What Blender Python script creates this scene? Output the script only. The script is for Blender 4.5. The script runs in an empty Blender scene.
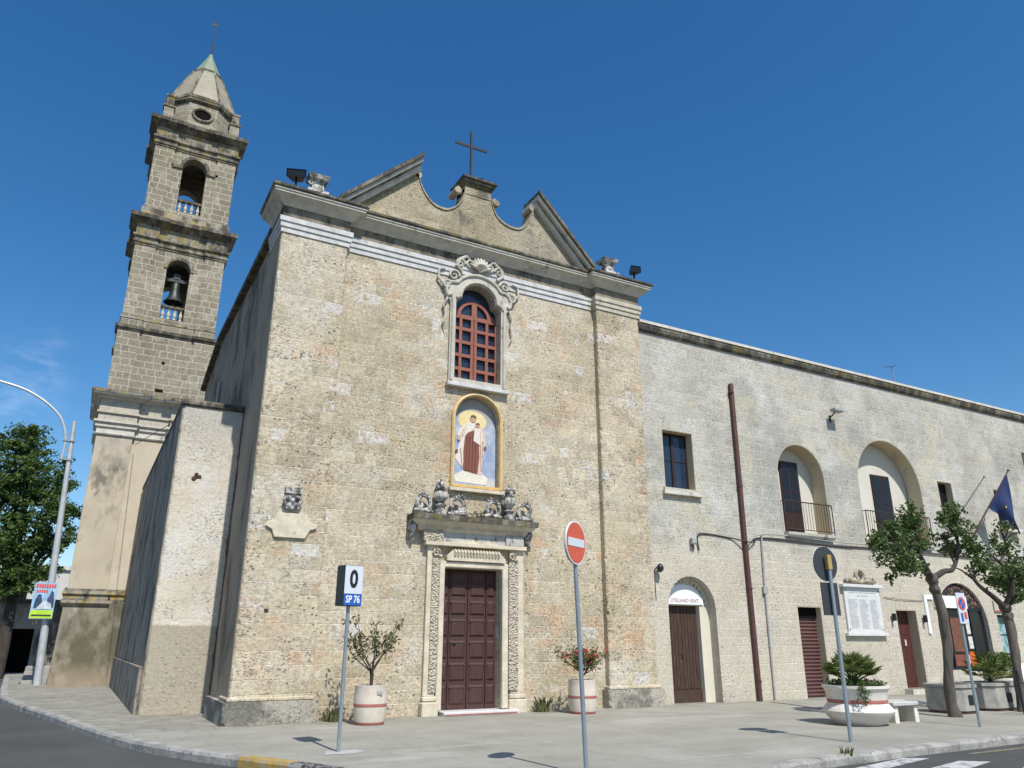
import bpy, bmesh, math, random
from mathutils import Vector, Matrix
from mathutils.geometry import tessellate_polygon
random.seed(7)
R = math.radians
S = bpy.context.scene
COL = S.collection

# ------------------------------------------------------------------ camera
cam_d = bpy.data.cameras.new('camera'); cam = bpy.data.objects.new('camera', cam_d); COL.objects.link(cam)
S.camera = cam
cam_d.sensor_width = 36; cam_d.lens = 755 / 1024 * 36; cam_d.clip_start = .1; cam_d.clip_end = 3000
pit, rol, yaw = R(18.85), R(.13), R(28.85)
h = Vector((math.sin(yaw), math.cos(yaw), 0)); rt = Vector((math.cos(yaw), -math.sin(yaw), 0)); up = Vector((0, 0, 1))
fw = h * math.cos(pit) + up * math.sin(pit); u_ = up * math.cos(pit) - h * math.sin(pit)
r2 = rt * math.cos(rol) + u_ * math.sin(rol); u2 = -rt * math.sin(rol) + u_ * math.cos(rol)
mw = Matrix((r2, u2, -fw)).transposed().to_4x4(); mw.translation = Vector((0, 0, 1.6))
cam.matrix_world = mw
S.render.resolution_x = 1024; S.render.resolution_y = 768

# ------------------------------------------------------------------ sky and sun
SUN_EL = 54.0
sd = Vector((.004, -1, 0)).normalized() * math.cos(R(SUN_EL)) + Vector((0, 0, math.sin(R(SUN_EL))))
W = bpy.data.worlds.new('World'); S.world = W; W.use_nodes = True
wt = W.node_tree; wt.nodes.clear()
sky = wt.nodes.new('ShaderNodeTexSky'); sky.sky_type = 'NISHITA'; sky.sun_disc = False
sky.sun_elevation = R(SUN_EL); sky.sun_rotation = math.atan2(sd.x, sd.y); sky.altitude = 60
sky.air_density = 1.0; sky.dust_density = .6; sky.ozone_density = 2.2
bg = wt.nodes.new('ShaderNodeBackground'); bg.inputs[1].default_value = .117
wo = wt.nodes.new('ShaderNodeOutputWorld')
hs = wt.nodes.new('ShaderNodeHueSaturation'); hs.inputs['Saturation'].default_value = 1.35; hs.inputs['Hue'].default_value = .5
wt.links.new(sky.outputs[0], hs.inputs['Color'])
# a few thin wisps of cloud low over the trees
tc = wt.nodes.new('ShaderNodeTexCoord')
mp = wt.nodes.new('ShaderNodeMapping'); mp.inputs['Scale'].default_value = (14, 14, 34)
wt.links.new(tc.outputs['Generated'], mp.inputs[0])
nz = wt.nodes.new('ShaderNodeTexNoise'); nz.inputs['Scale'].default_value = 1.6; nz.inputs['Detail'].default_value = 6; nz.inputs['Roughness'].default_value = .6
wt.links.new(mp.outputs[0], nz.inputs['Vector'])
rp = wt.nodes.new('ShaderNodeValToRGB'); rp.color_ramp.elements[0].position = .46; rp.color_ramp.elements[1].position = .75
wt.links.new(nz.outputs[0], rp.inputs[0])
prev = None
for c, rad in (((-.082, .952, .293), .05), ((-.10, .963, .25), .06)):
    d = wt.nodes.new('ShaderNodeVectorMath'); d.operation = 'DISTANCE'; d.inputs[1].default_value = c
    wt.links.new(tc.outputs['Generated'], d.inputs[0])
    m = wt.nodes.new('ShaderNodeMapRange'); m.inputs[1].default_value = 0; m.inputs[2].default_value = rad; m.inputs[3].default_value = 1; m.inputs[4].default_value = 0
    wt.links.new(d.outputs['Value'], m.inputs[0])
    if prev:
        a = wt.nodes.new('ShaderNodeMath'); a.operation = 'MAXIMUM'; wt.links.new(prev, a.inputs[0]); wt.links.new(m.outputs[0], a.inputs[1]); prev = a.outputs[0]
    else: prev = m.outputs[0]
a = wt.nodes.new('ShaderNodeMath'); a.operation = 'MULTIPLY'; wt.links.new(prev, a.inputs[0]); wt.links.new(rp.outputs[0], a.inputs[1])
mx = wt.nodes.new('ShaderNodeMix'); mx.data_type = 'RGBA'
mx.inputs[7].default_value = (9.5, 10.5, 12.0, 1)
a2 = wt.nodes.new('ShaderNodeMath'); a2.operation = 'MULTIPLY'; a2.inputs[1].default_value = .15; wt.links.new(a.outputs[0], a2.inputs[0])
wt.links.new(a2.outputs[0], mx.inputs[0]); wt.links.new(hs.outputs[0], mx.inputs[6])
wt.links.new(mx.outputs[2], bg.inputs[0]); wt.links.new(bg.outputs[0], wo.inputs[0])
sl = bpy.data.lights.new('sun', 'SUN'); sl.energy = 4.3; sl.angle = R(.53); sl.color = (1, .965, .905)
so = bpy.data.objects.new('sun', sl); COL.objects.link(so); so.rotation_euler = sd.to_track_quat('Z', 'Y').to_euler()
S.view_settings.view_transform = 'Standard'; S.view_settings.look = 'None'; S.view_settings.gamma = 1
S.view_settings.exposure = 0.28; S.view_settings.use_curve_mapping = False

# ------------------------------------------------------------------ helpers
class MB:
    def __init__(s): s.v = []; s.f = []; s.T = None
    def add(s, vs, fs):
        o = len(s.v)
        for p in vs:
            p = Vector(p)
            if s.T: p = s.T(p)
            s.v.append(tuple(p))
        for f in fs: s.f.append([i + o for i in f])
        return s
    def box(s, x0, x1, y0, y1, z0, z1):
        return s.add([(x0, y0, z0), (x1, y0, z0), (x1, y1, z0), (x0, y1, z0), (x0, y0, z1), (x1, y0, z1), (x1, y1, z1), (x0, y1, z1)],
                     [(0, 3, 2, 1), (4, 5, 6, 7), (0, 1, 5, 4), (1, 2, 6, 5), (2, 3, 7, 6), (3, 0, 4, 7)])
    def prism(s, poly, d0, d1, f=lambda u, v, d: (u, d, v), holes=()):
        loops = [list(poly)] + [list(q) for q in holes]
        flat = [p for l in loops for p in l]
        tri = tessellate_polygon([[Vector((p[0], p[1], 0)) for p in l] for l in loops])
        n = len(flat)
        vs = [f(p[0], p[1], d0) for p in flat] + [f(p[0], p[1], d1) for p in flat]
        fs = [tuple(t) for t in tri] + [tuple(i + n for i in reversed(t)) for t in tri]
        o = 0
        for l in loops:
            m = len(l)
            for i in range(m):
                j = (i + 1) % m; fs.append((o + i, o + j, o + j + n, o + i + n))
            o += m
        return s.add(vs, fs)
    def lathe(s, prof, cx, cy, z0=0, n=24, ax=1, ay=1, rot=0):
        vs = []; fs = []
        for (r, z) in prof:
            for k in range(n):
                a = 2 * math.pi * k / n + rot; vs.append((cx + r * math.cos(a) * ax, cy + r * math.sin(a) * ay, z0 + z))
        for i in range(len(prof) - 1):
            for k in range(n):
                k2 = (k + 1) % n; fs.append((i * n + k, i * n + k2, (i + 1) * n + k2, (i + 1) * n + k))
        fs.append(tuple(range(n - 1, -1, -1))); fs.append(tuple((len(prof) - 1) * n + k for k in range(n)))
        return s.add(vs, fs)
    def tube(s, pts, rad, n=8, caps=True):
        pts = [Vector(p) for p in pts]; m = len(pts)
        if not isinstance(rad, (list, tuple)): rad = [rad] * m
        vs = []; fs = []; ref = None
        for i, p in enumerate(pts):
            t = (pts[min(i + 1, m - 1)] - pts[max(i - 1, 0)])
            if t.length < 1e-9: t = Vector((0, 0, 1))
            t.normalize()
            if ref is None: ref = Vector((1, 0, 0)) if abs(t.x) < .9 else Vector((0, 1, 0))
            a = (ref - t * ref.dot(t)).normalized(); b = t.cross(a); ref = a
            for k in range(n):
                q = 2 * math.pi * k / n; vs.append(p + (a * math.cos(q) + b * math.sin(q)) * rad[i])
        for i in range(m - 1):
            for k in range(n):
                k2 = (k + 1) % n; fs.append((i * n + k, i * n + k2, (i + 1) * n + k2, (i + 1) * n + k))
        if caps: fs.append(tuple(range(n - 1, -1, -1))); fs.append(tuple((m - 1) * n + k for k in range(n)))
        return s.add(vs, fs)
    def sweep(s, prof, path, closed=False):
        # prof: closed polygon of (out, z); outward is the right-hand side of travel
        m = len(path); P = [Vector((p[0], p[1])) for p in path]; vs = []; fs = []; n = len(prof)
        for i in range(m):
            ds = []
            if closed or i > 0: ds.append((P[i] - P[i - 1]).normalized())
            if closed or i < m - 1: ds.append((P[(i + 1) % m] - P[i]).normalized())
            ns = [Vector((d.y, -d.x)) for d in ds]
            nn = ns[0] if len(ns) == 1 else (ns[0] + ns[1])
            if len(ns) == 2:
                nn = nn / max(.15, 1 + ns[0].dot(ns[1]))
            for (o, z) in prof: vs.append((P[i].x + nn.x * o, P[i].y + nn.y * o, z))
        for i in range(m if closed else m - 1):
            j = (i + 1) % m
            for k in range(n):
                k2 = (k + 1) % n; fs.append((i * n + k, j * n + k, j * n + k2, i * n + k2))
        if not closed: fs.append(tuple(range(n))); fs.append(tuple((m - 1) * n + k for k in range(n - 1, -1, -1)))
        return s.add(vs, fs)
    def ball(s, c, r, n=8, sq=(1, 1, 1), jit=0):
        vs = []; fs = []; m = n // 2 + 1
        for i in range(m + 1):
            th = math.pi * i / m
            for k in range(n):
                a = 2 * math.pi * k / n; q = r * (1 + random.uniform(-jit, jit))
                vs.append((c[0] + q * math.sin(th) * math.cos(a) * sq[0], c[1] + q * math.sin(th) * math.sin(a) * sq[1], c[2] + q * math.cos(th) * sq[2]))
        for i in range(m):
            for k in range(n):
                k2 = (k + 1) % n; fs.append((i * n + k, i * n + k2, (i + 1) * n + k2, (i + 1) * n + k))
        return s.add(vs, fs)
    def build(s, name, mat, parent=None, smooth=False, bevel=0, weld=True):
        me = bpy.data.meshes.new(name); me.from_pydata(s.v, [], s.f); me.update()
        bm = bmesh.new(); bm.from_mesh(me)
        if weld:
            bmesh.ops.remove_doubles(bm, verts=bm.verts, dist=1e-5)
            bmesh.ops.recalc_face_normals(bm, faces=bm.faces)
        if bevel: bmesh.ops.bevel(bm, geom=[e for e in bm.edges if e.is_manifold and e.calc_face_angle(0) > .5], offset=bevel, segments=1, affect='EDGES', clamp_overlap=True)
        bm.to_mesh(me); bm.free()
        me.materials.append(mat)
        if smooth:
            for p in me.polygons: p.use_smooth = True
            try: me.set_sharp_from_angle(angle=R(35))
            except Exception: pass
        o = bpy.data.objects.new(name, me); COL.objects.link(o)
        if parent:
            o.parent = parent; o.matrix_parent_inverse = Matrix.Translation(-world_loc(parent))
        return o

def world_loc(o):
    return Vector(o.location) if o.type == 'EMPTY' else (world_loc(o.parent) * 0 if o.parent else Vector((0, 0, 0)))

def tag(o, label=None, cat=None, group=None, kind=None):
    if label: o['label'] = label
    if cat: o['category'] = cat
    if group: o['group'] = group
    if kind: o['kind'] = kind
    return o
def thing(name, loc, label, cat, group=None):
    o = bpy.data.objects.new(name, None); COL.objects.link(o); o.location = loc; o.empty_display_size = .3
    return tag(o, label, cat, group)
def struct(o): return tag(o, kind='structure')
def copy_tree(src, loc, label=None, rz=None):
    r = src.copy(); COL.objects.link(r); r.location = loc
    if rz is not None: r.rotation_euler = (0, 0, rz)
    if label: r['label'] = label
    def kids(a, b):
        for ch in [o for o in bpy.data.objects if o.parent == a]:
            c = ch.copy(); COL.objects.link(c); c.parent = b; c.matrix_parent_inverse = ch.matrix_parent_inverse.copy(); kids(ch, c)
    kids(src, r)
    return r
def arch(x0, x1, z0, zs, n=16, rise=None):
    c = (x0 + x1) / 2; r = (x1 - x0) / 2; k = (rise or r)
    return [(x0, z0), (x1, z0)] + [(c + r * math.cos(math.pi * i / n), zs + k * math.sin(math.pi * i / n)) for i in range(n + 1)]
def rect(x0, x1, z0, z1): return [(x0, z0), (x1, z0), (x1, z1), (x0, z1)]
def text_mb(body, size, f, extrude=.004, align='CENTER', sx=1, off=0):
    cu = bpy.data.curves.new('txt', 'FONT'); cu.body = body; cu.size = size; cu.extrude = extrude; cu.align_x = align; cu.align_y = 'CENTER'; cu.resolution_u = 3; cu.offset = off
    o = bpy.data.objects.new('txt', cu); COL.objects.link(o)
    dg = bpy.context.evaluated_depsgraph_get(); me = bpy.data.meshes.new_from_object(o.evaluated_get(dg))
    mb = MB(); mb.add([f(v.co.x * sx, v.co.y, v.co.z) for v in me.vertices], [tuple(p.vertices) for p in me.polygons])
    bpy.data.objects.remove(o); bpy.data.meshes.remove(me); bpy.data.curves.remove(cu)
    return mb

# ------------------------------------------------------------------ materials
class NT:
    def __init__(s, name):
        s.m = bpy.data.materials.new(name); s.m.use_nodes = True; s.t = s.m.node_tree; s.t.nodes.clear()
        s.out = s.t.nodes.new('ShaderNodeOutputMaterial'); s.b = s.t.nodes.new('ShaderNodeBsdfPrincipled')
        s.t.links.new(s.b.outputs[0], s.out.inputs[0])
        g = s.t.nodes.new('ShaderNodeNewGeometry'); s.pos = g.outputs['Position']; s.nrm = g.outputs['Normal']
        s._xyz = None
    def lk(s, a, i):
        if isinstance(a, (int, float)): i.default_value = a
        elif isinstance(a, (tuple, list)):
            i.default_value = tuple(a) + ((1,) if len(a) == 3 and len(i.default_value) == 4 else ())
        else: s.t.links.new(a, i)
    def M(s, op, a, b=0, c=0, cl=False):
        n = s.t.nodes.new('ShaderNodeMath'); n.operation = op; n.use_clamp = cl
        s.lk(a, n.inputs[0]); s.lk(b, n.inputs[1]); s.lk(c, n.inputs[2]); return n.outputs[0]
    def xyz(s):
        if not s._xyz:
            n = s.t.nodes.new('ShaderNodeSeparateXYZ'); s.t.links.new(s.pos, n.inputs[0]); s._xyz = n.outputs
        return s._xyz
    def comb(s, x, y, z):
        n = s.t.nodes.new('ShaderNodeCombineXYZ'); s.lk(x, n.inputs[0]); s.lk(y, n.inputs[1]); s.lk(z, n.inputs[2]); return n.outputs[0]
    def noise(s, sc, det=4, ro=.55, vec=None, scale=None, off=0, dist=0):
        n = s.t.nodes.new('ShaderNodeTexNoise'); n.inputs['Scale'].default_value = sc; n.inputs['Detail'].default_value = det; n.inputs['Roughness'].default_value = ro; n.inputs['Distortion'].default_value = dist
        v = vec or s.pos
        if scale or off:
            mp = s.t.nodes.new('ShaderNodeMapping'); mp.inputs['Scale'].default_value = scale or (1, 1, 1); mp.inputs['Location'].default_value = (off, off * .7, off * 1.3)
            s.t.links.new(v, mp.inputs[0]); v = mp.outputs[0]
        s.t.links.new(v, n.inputs['Vector']); return n.outputs[0]
    def voro(s, sc, vec=None, rnd=1, feat='F1', out=0):
        n = s.t.nodes.new('ShaderNodeTexVoronoi'); n.feature = feat; n.inputs['Scale'].default_value = sc; n.inputs['Randomness'].default_value = rnd
        s.t.links.new(vec or s.pos, n.inputs['Vector']); return n.outputs[out]
    def step(s, v, a, b):
        n = s.t.nodes.new('ShaderNodeMapRange'); n.interpolation_type = 'SMOOTHSTEP'; s.lk(v, n.inputs[0]); s.lk(a, n.inputs[1]); s.lk(b, n.inputs[2]); return n.outputs[0]
    def mix(s, f, a, b, mode='MIX'):
        n = s.t.nodes.new('ShaderNodeMix'); n.data_type = 'RGBA'; n.blend_type = mode; s.lk(f, n.inputs[0]); s.lk(a, n.inputs[6]); s.lk(b, n.inputs[7]); return n.outputs[2]
    def ramp(s, f, stops, const=False):
        n = s.t.nodes.new('ShaderNodeValToRGB'); r = n.color_ramp; s.lk(f, n.inputs[0])
        if const: r.interpolation = 'CONSTANT'
        while len(r.elements) < len(stops): r.elements.new(.5)
        for e, (p, c) in zip(r.elements, stops): e.position = p; e.color = tuple(c) + (1,)
        return n.outputs[0]
    def white(s, vec):
        n = s.t.nodes.new('ShaderNodeTexWhiteNoise'); n.noise_dimensions = '3D'; s.t.links.new(vec, n.inputs['Vector']); return n.outputs[0]
    def bump(s, hgt, strength=.5, dist=.02, prev=None):
        n = s.t.nodes.new('ShaderNodeBump'); n.inputs['Strength'].default_value = strength; n.inputs['Distance'].default_value = dist
        s.lk(hgt, n.inputs['Height'])
        if prev: s.t.links.new(prev, n.inputs['Normal'])
        return n.outputs[0]
    def fin(s, col, rough=.9, nrm=None, metal=0, spec=None):
        s.lk(col, s.b.inputs['Base Color']); s.lk(rough, s.b.inputs['Roughness']); s.b.inputs['Metallic'].default_value = metal
        if nrm: s.t.links.new(nrm, s.b.inputs['Normal'])
        if spec is not None: s.b.inputs['Specular IOR Level'].default_value = spec
        return s.m
    def blocks(s, Wd, H, joint=.012, warp=.02, wvar=.5):
        x, y, z = s.xyz(); u = s.M('ADD', x, y)
        n1 = s.noise(1.3, 2); n2 = s.noise(6, 2, off=5)
        zz = s.M('ADD', z, s.M('MULTIPLY', s.M('ADD', s.M('SUBTRACT', n1, .5), s.M('MULTIPLY', s.M('SUBTRACT', n2, .5), .5)), warp * 2))
        uu = s.M('ADD', u, s.M('MULTIPLY', s.M('SUBTRACT', n2, .5), warp * 2))
        vz = s.M('DIVIDE', zz, H); row = s.M('FLOOR', vz); fv = s.M('FRACT', vz)
        rr = s.white(s.comb(row, 3.3, 7.1)); rr2 = s.white(s.comb(row, 9.3, 1.1))
        wr = s.M('MULTIPLY', s.M('ADD', s.M('MULTIPLY', rr, wvar), 1 - wvar / 2), Wd)
        vu = s.M('ADD', s.M('DIVIDE', uu, wr), s.M('MULTIPLY', rr2, 7)); col = s.M('FLOOR', vu); fu = s.M('FRACT', vu)
        # some blocks are split in two
        h0 = s.white(s.comb(row, col, 4.4)); split = s.M('GREATER_THAN', h0, .62)
        fu2 = s.M('FRACT', s.M('MULTIPLY', fu, 2)); half = s.M('MULTIPLY', split, s.M('FLOOR', s.M('MULTIPLY', fu, 2)))
        fuX = s.M('ADD', s.M('MULTIPLY', split, fu2), s.M('MULTIPLY', s.M('SUBTRACT', 1, split), fu))
        wX = s.M('MULTIPLY', wr, s.M('SUBTRACT', 1, s.M('MULTIPLY', split, .5)))
        du = s.M('MULTIPLY', s.M('MINIMUM', fuX, s.M('SUBTRACT', 1, fuX)), wX)
        dv = s.M('MULTIPLY', s.M('MINIMUM', fv, s.M('SUBTRACT', 1, fv)), H)
        d = s.M('MINIMUM', du, dv)
        mort = s.M('SUBTRACT', 1, s.step(d, joint * .4, joint * 1.3))
        idv = s.comb(row, s.M('ADD', col, s.M('MULTIPLY', half, .37)), 1.7)
        return mort, s.white(idv), s.white(s.comb(row, s.M('ADD', col, s.M('MULTIPLY', half, .37)), 8.9))

def m_ashlar(name, stops, Wd=.5, H=.27, joint=.012, mortar=(.55, .5, .42), mstr=.5, warp=.02, var=.25, pits=.5, pitcol=(.16, .12, .08),
             patches=(), fine=.25, bstr=.8, zc=(), dark=None, streak=None, jfade=True, grain=(.75, 1.22), wvar=.6, bdist=.03, jb=.15, speck=(.66, 1.3)):
    t = NT(name); x, y, z = t.xyz()
    mort, r1, r3 = t.blocks(Wd, H, joint, warp, wvar)
    base = t.ramp(t.noise(.45, 4, .6, off=3), stops)
    blk = t.ramp(r1, [(0, (.72, .70, .66)), (.35, (.95, .93, .9)), (.6, (1.05, 1.04, 1.02)), (.9, (1.16, 1.12, 1.04)), (1, (1.3, 1.28, 1.25))])
    c = t.mix(var, base, t.mix(1, base, blk, 'MULTIPLY'))
    for (col, sc, a, b, st, off, perblk) in patches:
        f = t.step(t.noise(sc, 5, .62, off=off), a, b)
        if perblk: f = t.M('MULTIPLY', t.step(t.noise(sc, 3, .5, off=off), a, b), t.M('GREATER_THAN', r3, 1 - perblk))
        c = t.mix(t.M('MULTIPLY', f, st), c, col)
    for (z0, z1, col, st, amp) in zc:
        zn = t.M('ADD', z, t.M('MULTIPLY', t.M('SUBTRACT', t.noise(.9, 5, .62, off=11), .5), amp))
        c = t.mix(t.M('MULTIPLY', t.step(zn, z0, z1), st), c, col)
    fn = t.noise(22, 6, .7); c = t.mix(1, c, t.ramp(fn, [(.25, (grain[0],) * 3), (.75, (grain[1],) * 3)]), 'MULTIPLY')
    mv = t.step(t.noise(.8, 4, .6, off=21), .35, .62) if jfade else 1.0
    mm = t.M('MULTIPLY', mort, t.M('MULTIPLY', mv, mstr))
    c = t.mix(mm, c, mortar)
    hgt = t.M('MULTIPLY', t.noise(9, 6, .65, off=2), .6)
    if pits:
        pz = t.noise(1, 5, .62, vec=t.pos, scale=(17, 17, 30), off=1)
        area = t.step(t.noise(.7, 4, .6, off=31), .36, .66)
        p = t.M('MULTIPLY', t.step(pz, .56, .68), t.M('ADD', t.M('MULTIPLY', t.M('MULTIPLY', area, t.M('POWER', t.M('FRACT', t.M('MULTIPLY', r3, 7.3)), 1.5)), 1.5), .06), cl=True)
        pr = t.M('MULTIPLY', p, t.M('SUBTRACT', 1, mm))
        c = t.mix(t.M('MULTIPLY', pr, pits), c, pitcol)
        # small sharp holes
        vv = t.voro(7.5); hole = t.M('MULTIPLY', t.M('SUBTRACT', 1, t.step(vv, .10, .2)), t.step(t.noise(1.1, 3, off=41), .5, .62))
        c = t.mix(t.M('MULTIPLY', hole, pits * .9), c, pitcol)
        hgt = t.M('SUBTRACT', hgt, t.M('ADD', t.M('MULTIPLY', p, .9), t.M('MULTIPLY', hole, 1.2)))
    if dark:
        col, sc, a, b, st, off, scl = dark
        c = t.mix(t.M('MULTIPLY', t.step(t.noise(sc, 6, .65, scale=scl, off=off), a, b), st), c, col)
    hgt = t.M('SUBTRACT', hgt, t.M('MULTIPLY', mort, jb))
    sp = t.noise(1, 4, .7, scale=(13, 13, 16), off=77)
    c = t.mix(1, c, t.ramp(sp, [(.28, (speck[0],) * 3), (.5, (1, 1, 1)), (.74, (speck[1],) * 3)]), 'MULTIPLY')
    n = t.bump(hgt, bstr, bdist)
    return t.fin(c, .93, n, spec=.2)

def m_plaster(name, c1, c2, stains=(), sc=.8, zc=(), bump=.35, grain=(.85, 1.12), rough=.92, fine=30, bd=.012):
    t = NT(name); x, y, z = t.xyz()
    c = t.ramp(t.noise(sc, 6, .62), [(.3, c1), (.7, c2)])
    for (col, s, a, b, st, off, scl) in stains: c = t.mix(t.M('MULTIPLY', t.step(t.noise(s, 6, .66, scale=scl, off=off), a, b), st), c, col)
    for (z0, z1, col, st, amp) in zc:
        zn = t.M('ADD', z, t.M('MULTIPLY', t.M('SUBTRACT', t.noise(1.2, 5, .62, off=11), .5), amp))
        c = t.mix(t.M('MULTIPLY', t.step(zn, z0, z1), st), c, col)
    fn = t.noise(fine, 6, .7); c = t.mix(1, c, t.ramp(fn, [(.25, (grain[0],) * 3), (.75, (grain[1],) * 3)]), 'MULTIPLY')
    n = t.bump(t.M('ADD', t.noise(fine * .5, 5, .7), t.M('MULTIPLY', t.noise(3, 4, .6), .8)), bump, bd)
    return t.fin(c, rough, n, spec=.2)

def m_trim(name, base, dark=(.045, .043, .038), amount=.5, top=.85, lich=None, sc=2.2, scl=(1, 1, .5), rough=.9, bump=.5):
    # weathered dressed stone: black lichen where water sits, runs and stains elsewhere
    t = NT(name)
    c = t.mix(1, base, t.ramp(t.noise(4, 6, .65), [(.25, (.72, .71, .69)), (.7, (1.15, 1.14, 1.12))]), 'MULTIPLY')
    f = t.M('MULTIPLY', t.step(t.noise(sc, 6, .68, scale=scl, off=7), .62 - amount * .35, .78 - amount * .3), .85)
    c = t.mix(f, c, dark)
    if lich: c = t.mix(t.M('MULTIPLY', t.step(t.noise(3.1, 5, .6, off=17), .5, .62), .75), c, lich)
    if top:
        n = t.t.nodes.new('ShaderNodeSeparateXYZ'); t.t.links.new(t.nrm, n.inputs[0])
        tf = t.M('MULTIPLY', t.step(n.outputs[2], .5, .9), top); c = t.mix(tf, c, t.mix(t.step(t.noise(5, 4), .45, .6), dark, (.16, .14, .09)))
    nb = t.bump(t.M('ADD', t.noise(14, 6, .7), t.noise(4, 3)), bump, .02)
    return t.fin(c, rough, nb, spec=.2)

def m_simple(name, c, rough=.6, metal=0, var=.15, sc=6, bump=0, scl=None, spec=None, dirt=None):
    t = NT(name)
    k = t.mix(1, c, t.ramp(t.noise(sc, 5, .6, scale=scl, off=1), [(.25, (1 - var,) * 3), (.75, (1 + var,) * 3)]), 'MULTIPLY')
    if dirt: k = t.mix(t.M('MULTIPLY', t.step(t.noise(dirt[1], 6, .65, off=9), dirt[2], dirt[3]), dirt[4]), k, dirt[0])
    n = t.bump(t.noise(sc * 4, 5, .65, scale=scl), bump, .01) if bump else None
    return t.fin(k, rough, n, metal, spec)

F_ST = [(.27, (.38, .315, .215)), (.42, (.45, .385, .27)), (.56, (.505, .44, .325)), (.74, (.56, .505, .39))]
M = {}
M['facade'] = m_ashlar('facade_stone', F_ST, .62, .28, .010, (.66, .63, .55), .55, .03, .46, .9,
    patches=(((.55, .34, .21), 1.1, .5, .62, .42, 51, .3), ((.62, .61, .59), 5.5, .40, .52, .6, 61, .055), ((.55, .37, .23), .6, .55, .68, .42, 71, 0), ((.30, .245, .165), 2.6, .55, .68, .4, 81, 0), ((.60, .57, .49), 3.2, .58, .68, .45, 101, 0),
             ((.58, .55, .47), .5, .54, .68, .5, 91, 0)), bstr=1.0, grain=(.72, 1.24))
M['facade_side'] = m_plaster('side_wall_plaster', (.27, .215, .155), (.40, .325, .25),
    stains=(((.045, .04, .035), 1.0, .48, .63, .7, 4, (1, 1, .55)), ((.30, .26, .22), 1.3, .57, .68, .6, 14, (1, 1, .25)), ((.24, .15, .09), .7, .58, .68, .6, 24, (1, 1, .5))), bump=.6)  # streaks are stains; the dark brown base paints in the flank's shade
M['pediment'] = m_ashlar('pediment_stone', [(.3, (.31, .27, .18)), (.5, (.40, .35, .25)), (.7, (.33, .30, .24))], .55, .27, .011, (.5, .46, .37), .4, .02, .5, .6,
    patches=(((.10, .095, .08), 1.3, .52, .68, .75, 5, 0), ((.42, .34, .2), .9, .55, .7, .5, 25, 0)), bstr=1)
M['pier_side'] = m_plaster('shade_toned_pier_side', (.36, .27, .18), (.46, .36, .26), stains=(((.07, .06, .05), 1.2, .5, .66, .7, 4, (1, 1, .3)),), bump=.7, fine=16)  # stone browned and darkened to paint in shade; streaks are stains
M['plinth'] = m_ashlar('plinth_stone', [(.3, (.30, .28, .23)), (.7, (.44, .41, .35))], .9, .5, .012, (.5, .46, .4), .4, .02, .4, .6,
    patches=(((.13, .125, .11), 1.4, .46, .6, .8, 6, 0),), bstr=1)
M['hall'] = m_ashlar('hall_stone', [(.3, (.37, .35, .295)), (.5, (.445, .425, .362)), (.7, (.52, .495, .425))], .5, .25, .013, (.66, .64, .585), .48, .02, .34, .25,
    pitcol=(.22, .21, .19), patches=(((.27, .265, .24), .35, .48, .62, .55, 15, 0), ((.30, .28, .24), 1.6, .58, .7, .4, 115, 0), ((.50, .46, .34), .5, .56, .64, .65, 35, 0), ((.60, .59, .57), .8, .5, .7, .55, 45, 0)),
    zc=((5.0, 3.8, (.565, .50, .385), .62, 1.8), (9.6, 11.2, (.50, .47, .43), .35, 1.2)), bstr=.8, grain=(.76, 1.2), speck=(.78, 1.18))
M['hall_low'] = M['hall']
M['aisle'] = m_ashlar('aisle_plaster', [(.3, (.54, .49, .40)), (.5, (.62, .565, .46)), (.7, (.69, .64, .54))], 1.1, .42, .01, (.42, .38, .31), .25, .02, .15, .3,
    pitcol=(.24, .21, .17), patches=(((.68, .67, .64), .8, .48, .62, .55, 4, 0), ((.64, .50, .36), .9, .54, .68, .45, 44, 0), ((.33, .31, .28), 1.2, .62, .72, .5, 24, 0)),
    zc=((6.1, 7.3, (.40, .395, .38), .55, 1.8), (1.99, 1.93, (.41, .365, .28), .95, .14)), bstr=.8, grain=(.76, 1.16), speck=(.8, 1.14), jb=.05)
M['aisle_side'] = m_plaster('shaded_stained_aisle_plaster', (.27, .225, .17), (.40, .34, .27), stains=(((.055, .05, .045), .9, .46, .62, .65, 4, (1, 1, .7)), ((.30, .27, .23), 1.3, .6, .7, .5, 14, (1, 1, .5))), bump=.5)  # real dark streaks over a base darkened and browned as painted shade
M['tbase'] = m_plaster('tower_base_plaster', (.46, .395, .29), (.57, .495, .375),
    stains=(((.17, .155, .13), .75, .5, .66, .65, 4, (1, 1, .5)), ((.58, .56, .5), 1.2, .6, .72, .5, 14, (1, 1, .4)), ((.10, .095, .085), 2.0, .56, .68, .6, 34, (1, 1, .6))),
    zc=((8.2, 10.5, (.50, .465, .41), .6, 2.0),), bump=.5)
M['tbase_wall'] = m_plaster('tower_wall_plaster', (.50, .43, .32), (.60, .52, .40), stains=(((.30, .27, .21), .8, .56, .7, .6, 4, (1, 1, .5)), ((.17, .15, .12), 1.8, .64, .72, .6, 14, (1, 1, .6))), bump=.5)
M['tfoot'] = m_plaster('tower_foot_plaster', (.22, .20, .155), (.31, .275, .21),
    stains=(((.085, .078, .04), .8, .48, .62, .75, 4, (1, 1, .6)), ((.50, .46, .38), 1.1, .58, .68, .6, 14, (1, 1, .5))), zc=((1.0, .1, (.42, .33, .24), .5, .9),), bump=.6)
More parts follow.
